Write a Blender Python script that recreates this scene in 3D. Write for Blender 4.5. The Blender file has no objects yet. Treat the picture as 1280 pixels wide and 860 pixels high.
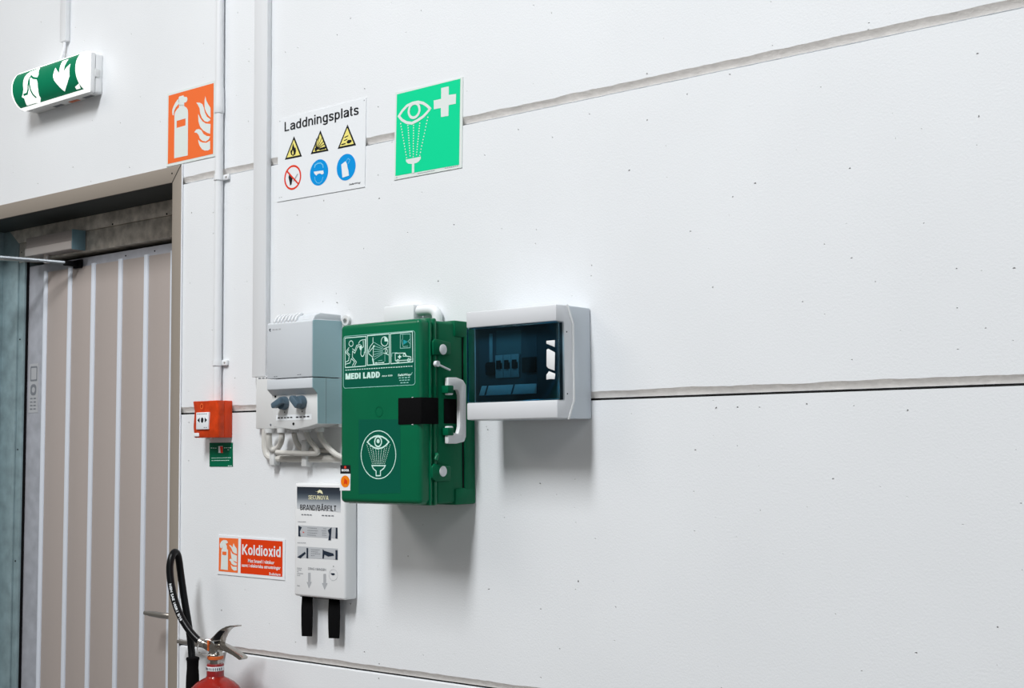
import bpy, bmesh, math, random
from mathutils import Vector, Matrix
from mathutils.geometry import tessellate_polygon
S = bpy.context.scene
C = S.collection
R = math.radians
H = 1.51                      # camera height; heights marked "v" are measured from it
# ---------------------------------------------------------------- camera
D = 2.106
yaw, pitch, roll = 0.668732954, 0.0780813173, -0.00891720441
fwd = Vector((-math.sin(yaw)*math.cos(pitch), math.cos(yaw)*math.cos(pitch), math.sin(pitch)))
rgt = Vector((math.cos(yaw), math.sin(yaw), 0)); up = rgt.cross(fwd)
r2 = rgt*math.cos(roll) + up*math.sin(roll); u2 = -rgt*math.sin(roll) + up*math.cos(roll)
cam = bpy.data.cameras.new('camera'); co = bpy.data.objects.new('camera', cam); C.objects.link(co)
cam.sensor_width = 36; cam.lens = 1614.45413/1280*36; cam.clip_start = .05; cam.clip_end = 60
m = Matrix((r2, u2, -fwd)).transposed().to_4x4(); m.translation = Vector((0, -D, H)); co.matrix_world = m
S.camera = co
# ---------------------------------------------------------------- light and exposure
w = bpy.data.worlds.new('hall_air'); S.world = w; w.use_nodes = True
bg = w.node_tree.nodes['Background']; bg.inputs[0].default_value = (1.0, .965, .925, 1); bg.inputs[1].default_value = .25
def lamp(name, loc, aim, sx, sy, power, col, spin=0):
    l = bpy.data.lights.new(name, 'AREA'); l.shape = 'RECTANGLE'; l.size = sx; l.size_y = sy; l.energy = power; l.color = col
    o = bpy.data.objects.new(name, l); C.objects.link(o); o.location = loc
    d = Vector(aim) - Vector(loc); q = d.to_track_quat('-Z', 'Y'); o.rotation_euler = (q.to_matrix() @ Matrix.Rotation(R(spin), 3, 'Z')).to_euler()
    return o
lamp('ceiling_lamp', (-1.55, -3.8, 5.7), (-1.55, -3.8, 0), .7, 2.4, 545, (.965, .985, 1))
lamp('ceiling_lamp', (-5.6, -4.6, 5.7), (-5.6, -4.6, 0), 2.4, 3.6, 190, (1, .955, .90))
lamp('ceiling_lamp', (4.2, -5.0, 5.7), (4.2, -5.0, 0), 3.0, 4.0, 150, (1, .99, .97))  # added fill to even out the right side, no lamp known there
lamp('gate_daylight', (6.5, -4.5, 2.6), (0, 0, 1.5), 4, 3.5, 70, (.62, .84, 1))
vs = S.view_settings
vs.view_transform = 'Standard'; vs.look = 'None'; vs.gamma = 1; vs.use_curve_mapping = False; vs.exposure = -0.49
S.render.film_transparent = False
# traced outlines in millimetres from each object's own centre
T = {'alarm': {'ar': [[(-28.5, -2.9), (-18.8, 2.5), (-18.7, -8.7)], [(11.9, -3.6), (2.2, 2.1), (2.4, -9.0)]],
           'dot': [(-7.8, -3.0, 4.8)],
           'flameband': [(-14.9, 33.2, 8.8)],
           'flamemark': [[(-28.9, 27.9), (-24.6, 36.2), (-18.1, 38.0), (-7.9, 36.6), (-3.5, 31.5), (-6.9, 26.6)]],
           'front': [[(-51.4, 42.6), (42.9, 42.2), (52.7, -46.5), (-52.2, -45.4)]],
           'label': [[(-33.2, 16.8), (12.1, 17.2), (14.4, -27.3), (-31.2, -26.6)]],
           'mark': [[(-30.9, 13.1), (10.8, 13.3)], [(-4.0, -17.3), (11.3, -17.5)]],
           'tag': [[(-49.2, -34.8), (-29.7, -35.0), (-29.6, -41.7), (-49.1, -42.1)]]},
 'blanket': {'arrow': [[(-36.1, -76.8), (-27.9, -76.3), (-27.8, -97.1), (-24.1, -96.9), (-33.3, -112.2), (-40.9, -97.9), (-36.0, -97.6)],
                       [(14.7, -76.6), (23.1, -76.1), (23.2, -96.7), (28.3, -96.4), (18.5, -112.6), (10.0, -97.5), (14.7, -97.2)]],
             'box': [[(-82.0, 129.7), (87.5, 125.9), (120.9, -120.3), (-83.3, -131.2)]],
             'dark': [[(-69.4, 30.0), (-57.1, 26.6), (-64.2, 16.7), (-61.3, 5.2), (-69.2, 5.5)], [(29.4, 22.7), (41.7, 29.7), (40.4, 15.5), (39.1, 0.4), (30.9, 0.1), (33.6, 13.4)], [(55.3, 29.6), (60.7, 29.4), (60.8, 5.0), (54.0, 5.1)],
                      [(-72.6, -42.8), (-46.9, -29.3), (-43.1, -33.0), (-61.9, -44.9)], [(-41.3, -20.2), (-35.7, -20.2), (-35.5, -43.6), (-41.2, -43.6)],
                      [(12.6, -20.4), (18.1, -24.0), (47.3, -29.0), (49.9, -33.9), (31.0, -36.5), (18.2, -32.8), (16.4, -41.7), (12.0, -41.9)], [(54.5, -21.2), (61.0, -21.1), (61.1, -42.6), (54.6, -42.4)],
                      [(38.4, -73.8), (51.1, -73.1), (52.9, -76.2), (45.6, -77.9), (40.2, -76.2)], [(47.0, -56.6), (49.9, -57.7), (47.0, -59.3)]],
             'label': [[(-74.8, 120.0), (70.0, 119.6), (70.1, 64.5), (-74.5, 69.6)]],
             'logo': [[(-15.2, 111.2), (-8.2, 109.4), (2.3, 114.3), (9.8, 111.6), (12.9, 104.4), (7.1, 105.8), (2.4, 107.7), (-6.8, 105.2), (-2.7, 108.5)]],
             'mark': [[(-38.7, 26.2), (-6.5, 25.7)], [(-38.7, 20.1), (-2.3, 20.1)], [(-38.7, 14.7), (-5.1, 14.7)], [(-39.2, 9.9), (-9.2, 9.6)], [(14.3, 26.0), (25.3, 25.6)], [(8.8, 20.9), (25.3, 20.7)], [(10.2, 16.0), (25.3, 15.8)],
                      [(10.2, 11.1), (25.3, 10.8)], [(-71.4, 39.3), (-43.0, 39.5)], [(-72.0, -9.3), (-42.8, -8.9)], [(-26.3, -23.3), (3.4, -23.1)], [(-26.3, -27.9), (-2.1, -27.9)], [(-26.2, -32.3), (5.3, -32.1)],
                      [(-26.2, -36.8), (-13.2, -37.0)], [(-73.2, -67.7), (-56.1, -67.6)], [(-73.2, -71.6), (-58.0, -71.5)], [(-73.1, -75.9), (-67.4, -75.9)], [(-73.1, -79.8), (-52.3, -79.7)], [(-73.1, -83.9), (-61.7, -83.8)],
                      [(-73.7, -108.0), (-63.5, -107.9)]],
             'photo': [[(-70.0, 31.0), (60.7, 29.8), (60.8, 5.0), (-69.8, 5.5)], [(-72.7, -17.6), (61.7, -17.6), (61.8, -42.6), (-72.6, -43.8)]],
             'redbit': [[(-53.9, 17.6), (-48.8, 14.7), (-53.9, 13.4)]],
             'seal': [[(61.2, -76.5), (60.5, -80.4), (58.6, -84.0), (55.5, -86.9), (51.7, -88.9), (47.5, -89.8), (43.2, -89.4), (39.4, -87.9), (36.3, -85.3), (34.4, -81.9), (33.7, -78.0), (34.3, -74.1), (36.3, -70.5), (39.3, -67.6),
                       (43.2, -65.6), (47.4, -64.8), (51.7, -65.2), (55.5, -66.8), (58.5, -69.4), (60.5, -72.7)]],
             't1': [(-35.4, 91.5, 66.5, 9.3)],
             't2': [(-63.0, 66.6, 119.6, 12.4)],
             't3': [(-60.1, 55.0, 37.6, 5.1)],
             't4': [(8.7, 54.9, 41.7, 5.0)],
             't5': [(-35.4, -69.4, 58.5, 5.6)]},
 'board': {'block': [[(13.2, 12.3), (51.7, 12.1), (51.3, -17.5), (12.9, -17.6)]],
           'breakers': [[(-53.2, 20.9), (6.2, 19.1), (5.6, -26.1), (-52.5, -25.1)]],
           'plates': [[(-54.9, 70.3), (8.4, 68.1), (7.8, 19.6), (-55.4, 21.9)]],
           'plug': [[(-79.8, 6.9), (-55.6, 6.3), (-55.4, -20.2), (-79.6, -20.1)]],
           'sill': [[(-99.0, -57.2), (-79.1, -38.1), (46.6, -40.5), (46.4, -59.9), (40.9, -62.0)]],
           'strip': [[(-72.7, 68.7), (-64.2, 68.5), (-64.3, 7.1), (-72.9, 6.6)]],
           'toggle': [[(-48.9, 9.9), (-37.5, 9.9), (-37.7, -7.9), (-49.1, -8.8)], [(-30.7, 9.1), (-19.4, 9.1), (-19.7, -8.7), (-31.0, -9.6)], [(-11.6, 8.2), (-0.4, 8.2), (-0.6, -9.5), (-11.8, -10.4)]],
           'window': [[(-100.2, 70.3), (49.1, 65.6), (46.8, -61.7), (-100.2, -59.3)]]},
 'charge': {'acid': [[(74.4, 6.6), (88.4, 7.2), (88.4, 4.5), (74.4, 3.6)], [(92.1, 9.6), (97.6, 13.0), (107.8, 11.5), (108.8, 7.0), (101.4, 4.2), (93.9, 5.3)], [(84.6, 21.7), (97.6, 24.3), (98.1, 22.3), (85.6, 19.6)],
                     [(83.2, 14.6), (93.9, 16.3), (94.4, 14.2), (83.7, 12.5)]],
            'bomb': [[(-16.2, 11.0), (-9.4, 11.7), (-6.5, 6.1), (-11.3, 1.8), (-16.2, 4.2)], [(-0.7, 8.0), (20.9, 8.8), (22.4, 4.5), (0.3, 2.7)]],
            'burst': [[(-9.4, 6.6), (-11.4, 33.4)], [(-9.4, 6.6), (-1.8, 36.0)], [(-9.4, 6.6), (7.9, 31.7)], [(-9.4, 6.6), (14.6, 23.9)], [(-9.4, 6.6), (19.4, 16.4)], [(-9.4, 6.6), (23.3, 8.4)], [(-9.4, 6.6), (18.5, 3.7)],
                      [(-9.4, 6.6), (-14.3, 26.0)], [(-9.4, 6.6), (-16.2, 19.5)]],
            'capline': [[(-17.0, -37.1), (-15.0, -30.6), (-6.3, -27.8), (4.3, -28.3), (11.5, -34.4), (12.5, -41.3)]],
            'disc': [(-1.9, -50.4, 31.4), (89.9, -50.6, 31.2)],
            'faceline': [[(-16.4, -58.9), (-14.9, -67.9), (-8.1, -74.9), (0.6, -76.7), (8.3, -72.4), (12.5, -62.8)]],
            'flame': [[(-93.2, 34.8), (-89.2, 25.5), (-86.1, 20.9), (-84.2, 23.0), (-82.1, 14.1), (-85.0, 5.6), (-93.0, 3.0), (-100.1, 7.1), (-102.6, 14.4), (-100.2, 20.3), (-98.1, 17.2), (-96.2, 24.8)]],
            'flamein': [[(-93.1, 17.5), (-90.1, 11.2), (-91.0, 6.1), (-95.0, 6.4), (-96.6, 11.1)]],
            'glove': [[(74.0, -42.0), (88.4, -36.4), (93.1, -43.7), (98.2, -62.7), (99.6, -72.1), (77.8, -73.8)]],
            'goggles': [[(-19.8, -46.2), (13.0, -47.4), (14.9, -54.4), (9.2, -57.0), (1.9, -53.3), (-5.3, -53.6), (-11.1, -56.9), (-17.4, -51.6)]],
            'hand': [[(89.4, -38.2), (96.3, -30.9), (103.3, -35.3), (96.3, -44.2)]],
            'maker': [(100.1, -95.0, 37.6, 4.0)],
            'mark': [[(-144.8, -93.7), (-131.1, -93.0)]],
            'match': [[(-109.7, -47.4), (-106.3, -35.8), (-101.2, -45.2), (-94.7, -52.9), (-98.6, -66.2), (-103.6, -69.0), (-106.2, -58.3)]],
            'match2': [[(-93.6, -58.2), (-77.8, -42.2), (-74.8, -44.7), (-89.6, -61.2)]],
            'plate': [[(-146.4, 102.0), (155.8, 104.1), (150.4, -105.3), (-151.9, -103.2)]],
            'ring': [(-94.7, -49.8, 31.0)],
            'slash': [[(-116.9, -29.9), (-72.7, -69.6)]],
            'title': [(-124.7, 68.3, 255.5, 23.7)],
            'tri': [[(-90.3, 51.6), (-61.7, -2.7), (-123.2, -2.3)], [(2.5, 51.2), (30.5, -2.8), (-31.2, -2.1)], [(94.3, 50.8), (122.6, -3.4), (61.3, -3.1)]]},
 'charger': {'logo': [[(-69.4, 108.7), (-64.7, 111.0), (-62.4, 109.3), (-66.3, 107.5), (-62.3, 104.1), (-66.2, 103.8)]],
             'mark': [[(-52.1, -2.1), (-38.3, -1.6)], [(27.7, -1.0), (42.6, -0.3)]],
             't1': [(-58.5, 105.8, 22.1, 4.2)],
             't2': [(-36.4, 105.6, 10.4, 4.7)],
             'upper': [[(-75.4, 124.8), (75.2, 122.0), (75.9, -9.7), (-74.2, -11.1)]]},
 'eye': {'almond': [[(-86.4, 44.1), (-75.5, 54.8), (-61.3, 63.6), (-44.2, 67.0), (-27.2, 66.3), (-11.6, 61.0), (0.1, 53.0), (8.4, 45.2), (0.0, 38.1), (-12.6, 30.5), (-29.5, 24.7), (-46.5, 21.1), (-62.3, 25.3), (-76.4, 33.4)]],
         'cross': [[(41.7, 86.0), (64.2, 85.6), (63.6, 66.4), (85.1, 64.7), (84.1, 43.2), (63.5, 43.6), (62.5, 19.8), (40.5, 20.7), (40.6, 41.3), (20.0, 41.7), (19.3, 61.7), (41.5, 61.5)]],
         'cup': [[(-65.1, -58.9), (-19.3, -58.9), (-20.2, -63.8), (-25.7, -68.7), (-32.0, -71.0), (-39.6, -71.5), (-39.7, -93.3), (-46.9, -93.6), (-46.8, -71.4), (-57.5, -69.5), (-63.9, -64.5)]],
         'iris': [[(-22.6, 48.9), (-23.5, 43.9), (-25.8, 39.4), (-29.5, 35.8), (-34.1, 33.5), (-39.2, 32.7), (-44.3, 33.4), (-49.0, 35.7), (-52.6, 39.3), (-55.0, 43.8), (-55.8, 48.9), (-54.9, 53.9), (-52.6, 58.4), (-48.9, 62.1),
                   (-44.2, 64.4), (-39.1, 65.2), (-34.0, 64.4), (-29.4, 62.1), (-25.7, 58.5), (-23.4, 53.9)]],
         'mark': [[(-30.0, -95.9), (22.1, -95.6)], [(50.8, -95.0), (91.1, -94.9)], [(-97.1, -95.9), (-89.8, -95.6)]],
         'panel': [[(-92.7, 95.5), (97.4, 96.7), (92.3, -93.2), (-98.0, -91.9)]],
         'plate': [[(-98.0, 100.6), (104.6, 99.4), (99.9, -100.4), (-102.8, -100.6)]],
         'ray': [[(-80.8, 25.8), (-62.6, -55.1)], [(-58.4, 18.3), (-51.9, -52.2)], [(-41.0, 15.4), (-42.5, -55.5)], [(-22.3, 17.2), (-32.4, -52.6)], [(2.0, 26.7), (-22.7, -55.9)]]},
 'fire': {'ext': [[(-66.8, -82.2), (-67.5, 36.7), (-63.8, 43.6), (-56.8, 49.1), (-49.2, 52.4), (-47.9, 58.5), (-27.0, 54.9), (-26.0, 51.7), (-16.5, 46.7), (-10.7, 39.2), (-9.6, 28.5), (-9.1, -82.9)]],
          'flame': [[(61.1, 64.0), (65.4, 51.4), (73.8, 39.5), (83.0, 29.1), (83.8, 3.3), (75.1, 9.8), (65.9, 20.2), (59.3, 31.7), (58.2, 43.7), (58.9, 55.5)],
                    [(24.0, 53.2), (37.9, 50.8), (49.5, 44.6), (55.6, 33.8), (59.9, 21.2), (68.3, 8.0), (83.5, -1.9), (80.8, -4.4), (70.8, -6.3), (59.4, -2.4), (47.8, 8.4), (40.7, 21.5), (38.1, 35.3), (31.1, 45.4)],
                    [(32.4, 21.4), (40.8, 9.6), (50.2, -0.9), (64.0, -9.1), (83.6, -13.7), (82.6, -39.5), (71.2, -35.3), (52.9, -25.0), (41.2, -14.2), (34.1, 0.3)],
                    [(16.9, -25.2), (25.2, -19.1), (36.7, -19.4), (46.0, -23.9), (55.3, -35.7), (69.1, -43.2), (82.7, -46.5), (76.1, -53.7), (64.7, -57.0), (51.0, -52.8), (40.3, -45.2), (35.6, -35.6), (27.6, -28.4)],
                    [(33.9, -47.2), (41.8, -53.7), (53.4, -58.2), (67.1, -60.6), (82.5, -57.7), (82.8, -79.7), (74.2, -82.0), (60.5, -80.2), (49.0, -74.7), (39.7, -64.4), (35.0, -54.8)]],
          'head': [[(-49.4, 65.4), (-51.0, 71.7), (-50.2, 79.1), (-46.9, 82.5), (-37.4, 82.0), (-30.3, 82.6), (-27.9, 78.2), (-16.0, 75.2), (-12.6, 69.5), (-14.4, 63.8), (-20.0, 61.5), (-26.6, 61.4), (-26.5, 54.2), (-48.3, 57.3)]],
          'hose': [[(-49.6, 76.6), (-57.2, 74.3), (-65.7, 66.7), (-72.7, 58.8), (-76.9, 51.9), (-77.7, 44.5), (-75.2, 35.9), (-70.8, 35.7), (-70.0, 41.7), (-67.7, 48.9), (-61.6, 55.4), (-48.9, 62.9)]],
          'panel': [[(-93.6, 96.0), (97.4, 95.9), (96.5, -93.5), (-92.9, -93.5)]],
          'plate': [[(-99.9, 95.0), (103.3, 97.2), (106.1, -102.8), (-97.2, -97.2)]],
          'win': [[(-57.6, 17.5), (-20.2, 18.2), (-20.4, -0.7), (-57.3, -1.3)]]},
 'kold': {'ext': [[(-107.5, -33.0), (-105.2, 15.9), (-101.5, 18.8), (-101.6, 25.3), (-103.8, 18.7), (-110.2, 20.9), (-111.8, 28.5), (-106.1, 36.2), (-97.5, 40.2), (-86.0, 39.7), (-80.2, 35.3), (-82.5, 32.5), (-88.8, 31.3), (-84.4, 26.0),
                   (-84.3, 19.0), (-80.0, 16.1), (-79.9, -33.4)]],
          'flame': [[(-75.9, 28.5), (-68.7, 27.5), (-63.0, 22.8), (-58.8, 33.4), (-54.5, 27.2), (-46.5, 20.2), (-45.8, 7.5), (-57.1, 9.7), (-62.9, 14.0), (-67.2, 21.2)],
                    [(-70.0, 15.6), (-62.8, 7.6), (-45.8, 3.5), (-45.6, -12.5), (-58.3, -9.5), (-66.9, -2.6)],
                    [(-75.4, -8.5), (-68.3, -4.5), (-62.6, -6.1), (-56.9, -12.2), (-45.5, -15.8), (-46.9, -20.8), (-56.8, -20.4), (-65.3, -17.2), (-69.7, -11.0)],
                    [(-69.5, -19.6), (-61.0, -23.9), (-46.0, -23.8), (-45.9, -32.6), (-56.6, -33.5), (-65.2, -29.0)]],
          'left': [[(-114.9, 45.1), (-41.2, 45.6), (-42.5, -38.4), (-115.8, -37.7)]],
          'plate': [[(-119.9, 51.9), (129.6, 48.8), (128.4, -46.8), (-122.3, -45.4)]],
          'right': [[(-31.3, 45.8), (121.2, 45.0), (120.5, -38.8), (-32.1, -38.6)]],
          't1': [(-26.1, 7.1, 140.9, 25.4)],
          't2': [(-3.7, -10.6, 96.1, 8.7)],
          't3': [(-27.8, -22.0, 142.8, 8.2)],
          't4': [(74.4, -36.9, 40.0, 6.4)],
          'win': [[(-101.1, 11.5), (-85.6, 11.6), (-86.1, 2.9), (-101.6, 3.2)]]},
 'latch': {'w': [[(90.0, 39.9), (110.7, 40.1), (109.9, 26.5), (104.7, 28.9), (89.9, 34.4)], [(90.2, 22.8), (94.4, 24.3), (110.4, 16.3), (109.2, -18.6), (93.5, -13.2), (89.7, -9.2)],
                 [(89.1, -25.7), (95.5, -19.2), (110.6, -24.4), (109.0, -35.0), (99.5, -34.2), (88.9, -35.1)], [(86.2, -47.8), (92.5, -51.9), (92.1, -52.7), (86.2, -49.0)]]},
 'lens': {'arrow': [[(82.0, -55.4), (112.7, -33.8), (132.1, -16.6), (135.6, 18.0), (117.3, 9.3), (107.3, 0.8), (106.7, 14.5), (109.9, 27.2), (112.8, 39.1), (82.9, 40.3), (83.5, 19.4), (83.0, -0.4), (72.6, 8.9), (59.6, 21.2), (52.3, -2.0),
                     (55.7, -14.2), (68.4, -31.5)]],
          'green': [[(-147.6, -4.4), (-143.2, 35.0), (-103.3, 39.6), (-154.7, -70.7), (-28.8, 46.2), (79.5, 34.8), (174.4, 35.6), (175.2, 6.9), (169.5, -20.7), (163.6, -51.5), (156.4, -71.9)]],
          'man': [[(-95.5, 33.3), (-82.6, 40.6), (-60.0, 42.5), (-35.4, 44.7), (-31.1, 29.3), (-24.7, 17.4), (-31.8, 4.6), (-26.5, -8.2), (-29.6, -25.4), (-36.9, -43.5), (-37.5, -52.9), (-57.6, -68.8), (-79.5, -64.6), (-122.1, -64.0),
                   (-110.9, -38.9), (-119.6, -32.3), (-109.7, -24.7), (-101.3, -12.6), (-102.7, 5.6), (-101.7, 21.6)]],
          'manline': [[(-64.3, 22.3), (-72.7, 9.3), (-77.7, -16.8), (-88.1, -27.7), (-107.8, -28.1)], [(-69.9, 8.7), (-66.6, -18.7), (-62.2, -35.1), (-54.3, -47.1)], [(-66.3, 21.0), (-51.9, 11.5), (-29.3, 5.7)]],
          'mark': [[(136.8, -50.9), (162.6, -44.1), (153.8, -61.5), (134.7, -60.7)]]},
 'medi': {'almond': [[(-32.4, -60.4), (-24.1, -53.9), (-12.7, -49.2), (-1.4, -47.9), (10.9, -50.0), (21.0, -54.4), (29.5, -60.9), (21.0, -67.8), (10.9, -72.5), (-1.5, -74.4), (-12.7, -72.4), (-24.1, -66.9)]],
          'cup': [[(-19.2, -109.4), (19.0, -109.6), (14.6, -115.2), (5.2, -120.6), (5.2, -130.0), (-7.1, -130.6), (-7.1, -120.7), (-15.8, -115.3)]],
          'emboss': [[(10.9, 2.1), (10.1, -1.8), (7.9, -5.1), (4.6, -7.3), (0.7, -8.0), (-3.1, -7.2), (-6.4, -4.8), (-8.6, -1.4), (-9.4, 2.6), (-8.6, 6.6), (-6.4, 9.9), (-3.1, 12.1), (0.8, 12.8), (4.6, 11.9), (7.9, 9.6), (10.1, 6.1)]],
          'fill': [[(-55.1, 142.4), (-50.1, 144.1), (-48.3, 140.1), (-49.6, 133.5), (-53.8, 133.1), (-56.2, 137.8)], [(-16.1, 140.3), (-11.6, 142.0), (-10.7, 138.0), (-14.3, 136.9)],
                   [(-18.9, 113.5), (-15.2, 114.7), (-12.1, 100.1), (-15.2, 100.2)], [(17.4, 147.6), (16.8, 156.1), (22.8, 155.7), (26.9, 151.6), (26.9, 147.0)], [(-10.7, 104.6), (-5.2, 105.7), (-5.2, 101.8)],
                   [(17.3, 104.0), (12.8, 105.7), (12.8, 102.1)],
                   [(59.1, 117.5), (61.9, 117.6), (61.9, 114.8), (65.2, 114.9), (65.2, 112.0), (61.9, 111.9), (61.9, 109.1), (59.1, 109.0), (59.1, 111.8), (55.9, 111.7), (55.9, 114.8), (59.1, 114.9)]],
          'frame': [[(-99.8, 161.4), (-36.5, 161.4), (-37.1, 99.0), (-98.4, 98.3)], [(-32.5, 162.4), (30.4, 162.7), (31.1, 100.6), (-32.6, 100.3)], [(34.2, 162.5), (96.0, 163.2), (96.9, 101.4), (35.5, 100.4)]],
          'iris': [[(8.3, -60.2), (7.6, -64.1), (5.4, -67.4), (2.3, -69.6), (-1.4, -70.3), (-5.2, -69.5), (-8.4, -67.3), (-10.5, -63.9), (-11.2, -60.0), (-10.5, -56.1), (-8.3, -52.8), (-5.2, -50.6), (-1.4, -49.8), (2.3, -50.6),
                    (5.5, -52.9), (7.6, -56.2)]],
          'line': [[(-74.7, 148.1), (-75.5, 145.2), (-77.8, 143.1), (-80.9, 142.5), (-84.0, 143.5), (-86.3, 145.8), (-87.1, 148.8), (-86.3, 151.8), (-84.0, 153.9), (-80.9, 154.5), (-77.8, 153.5), (-75.6, 151.2), (-74.7, 148.1)],
                   [(-86.5, 140.8), (-96.0, 132.6), (-96.7, 130.0), (-86.5, 122.1), (-88.4, 112.9), (-97.4, 109.6)], [(-87.5, 136.2), (-92.6, 131.1), (-84.6, 124.7)],
                   [(-97.4, 105.3), (-83.7, 107.6), (-79.9, 116.5), (-70.6, 109.4), (-77.1, 101.1)], [(-71.1, 100.4), (-65.0, 108.5), (-77.1, 119.7), (-76.2, 132.3), (-69.6, 127.3), (-61.3, 140.8), (-54.8, 140.4)],
                   [(-77.1, 137.6), (-70.0, 132.6), (-64.4, 143.6), (-52.9, 145.3)], [(-58.5, 147.2), (-54.8, 152.3), (-47.4, 154.6), (-37.7, 154.7)],
                   [(-45.1, 153.1), (-44.0, 139.8), (-51.1, 136.2), (-52.0, 124.4), (-49.2, 120.0), (-44.6, 119.8), (-41.8, 123.9), (-41.4, 129.1)], [(-39.0, 154.1), (-40.0, 126.4)],
                   [(-16.1, 158.0), (-16.1, 146.2), (-23.4, 140.0), (-29.8, 129.8), (-28.0, 123.8), (-18.0, 117.4), (-16.1, 112.1), (-12.9, 100.1)], [(-16.1, 137.0), (-21.6, 132.7), (-27.1, 127.7)], [(-15.2, 139.6), (-15.2, 117.3)],
                   [(14.6, 131.4), (20.9, 133.7), (29.0, 135.6)], [(14.6, 123.6), (21.8, 121.7), (29.0, 118.7)],
                   [(25.6, 127.2), (25.2, 125.0), (24.1, 123.5), (22.7, 122.9), (21.3, 123.6), (20.2, 125.3), (19.8, 127.5), (20.2, 129.7), (21.3, 131.3), (22.7, 131.8), (24.2, 131.1), (25.2, 129.4), (25.6, 127.2)],
                   [(27.2, 147.0), (26.5, 143.3), (24.3, 140.3), (21.1, 138.3), (17.4, 137.8), (13.6, 138.8), (10.4, 141.0), (8.2, 144.3), (7.5, 148.1), (8.2, 151.8), (10.4, 154.9), (13.6, 156.8), (17.4, 157.4), (21.2, 156.4),
                    (24.4, 154.1), (26.5, 150.8), (27.2, 147.0)],
                   [(-10.7, 103.3), (16.4, 104.0)], [(48.1, 105.8), (47.6, 121.3), (75.8, 120.5), (79.2, 113.9), (91.4, 112.0), (92.6, 105.6), (48.1, 105.8)], [(69.6, 114.4), (71.4, 118.8), (74.9, 119.0), (78.4, 113.9), (69.6, 114.1)],
                   [(59.1, 104.9), (58.4, 103.1), (56.6, 102.0), (54.4, 102.1), (52.7, 103.3), (52.0, 105.2), (52.7, 107.0), (54.5, 108.0), (56.6, 107.9), (58.4, 106.7), (59.1, 104.9)],
                   [(89.3, 105.5), (88.6, 103.7), (86.9, 102.7), (84.7, 102.8), (83.0, 104.0), (82.3, 105.8), (83.0, 107.6), (84.8, 108.6), (86.9, 108.5), (88.6, 107.3), (89.3, 105.5)]],
          'outline': [[(-103.8, 164.9), (102.9, 167.4), (101.3, 54.3), (-103.6, 51.8)]],
          'oval': [[(49.0, -87.1), (48.3, -94.8), (46.5, -102.3), (43.6, -109.4), (39.6, -115.9), (34.6, -121.8), (28.7, -126.8), (22.1, -130.9), (14.9, -133.9), (7.4, -135.8), (-0.4, -136.5), (-8.2, -135.9), (-15.8, -134.2),
                    (-23.1, -131.3), (-29.9, -127.2), (-35.9, -122.2), (-41.1, -116.3), (-45.2, -109.6), (-48.3, -102.4), (-50.2, -94.7), (-50.8, -86.9), (-50.2, -79.1), (-48.3, -71.4), (-45.2, -64.2), (-41.1, -57.5), (-35.9, -51.6),
                    (-29.8, -46.6), (-23.1, -42.6), (-15.8, -39.7), (-8.1, -37.9), (-0.3, -37.4), (7.5, -38.1), (15.1, -40.1), (22.3, -43.1), (28.9, -47.3), (34.7, -52.3), (39.7, -58.3), (43.7, -64.9), (46.6, -72.0), (48.4, -79.5)]],
          'pupil': [[(3.1, -59.0), (2.5, -61.3), (0.8, -63.0), (-1.4, -63.6), (-3.7, -62.9), (-5.3, -61.3), (-5.9, -59.0), (-5.3, -56.7), (-3.7, -55.0), (-1.4, -54.4), (0.8, -55.1), (2.5, -56.7)]],
          'ray': [[(-33.6, -66.6), (-17.7, -105.3)], [(-25.1, -66.6), (-13.3, -105.3)], [(-16.7, -74.3), (-8.9, -105.3)], [(-8.4, -74.3), (-4.6, -105.3)], [(0.0, -74.4), (-0.2, -105.3)], [(8.3, -74.4), (4.1, -105.3)],
                  [(16.6, -74.5), (8.5, -105.3)], [(24.8, -67.0), (12.8, -105.3)], [(33.0, -67.1), (17.1, -105.3)]],
          'sticker': [[(-58.5, -13.1), (61.6, -14.9), (61.2, -165.2), (-58.4, -169.1)]],
          'strap': [[(60.1, 29.3), (119.9, 28.6), (119.7, -24.7), (61.4, -21.1)]],
          't_a': [(56.8, 68.9, 34.3, 1.9)],
          't_art': [(9.5, 74.4, 30.0, 3.2)],
          't_b': [(58.6, 63.9, 31.0, 1.9)],
          't_c': [(61.7, 58.7, 24.8, 1.9)],
          't_line': [(-98.9, 91.7, 196.4, 2.8)],
          't_maker': [(55.3, 73.8, 35.8, 4.7)],
          't_medi': [(-97.9, 72.8, 101.8, 12.8)],
          't_tag': [(-108.7, -122.0, 22.0, 4.9)],
          'tagblack': [[(-113.0, -108.8), (-82.5, -108.7), (-82.4, -126.8), (-113.0, -127.0)]],
          'tagdot': [[(-84.7, -143.0), (-85.4, -146.9), (-87.3, -150.4), (-90.2, -153.2), (-93.9, -155.1), (-98.0, -155.7), (-102.1, -155.2), (-105.8, -153.4), (-108.8, -150.7), (-110.7, -147.2), (-111.4, -143.3), (-110.7, -139.3),
                      (-108.8, -135.8), (-105.9, -133.0), (-102.2, -131.1), (-98.0, -130.5), (-93.9, -131.1), (-90.2, -132.8), (-87.3, -135.6), (-85.4, -139.1)]],
          'tagfig': [[(-102.3, -150.0), (-100.0, -136.3), (-91.4, -141.7), (-92.1, -149.9), (-97.2, -147.2)]],
          'tagred': [[(-94.5, -113.2), (-95.6, -115.3), (-98.1, -116.2), (-100.6, -115.3), (-101.6, -113.2), (-100.6, -111.1), (-98.1, -110.2), (-95.6, -111.0)]],
          'tagwhite': [[(-114.2, -127.0), (-82.4, -126.8), (-83.2, -162.1), (-114.5, -162.5)]],
          'teal': [[(70.6, 148.4), (83.7, 143.2), (70.6, 137.5)]],
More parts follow.
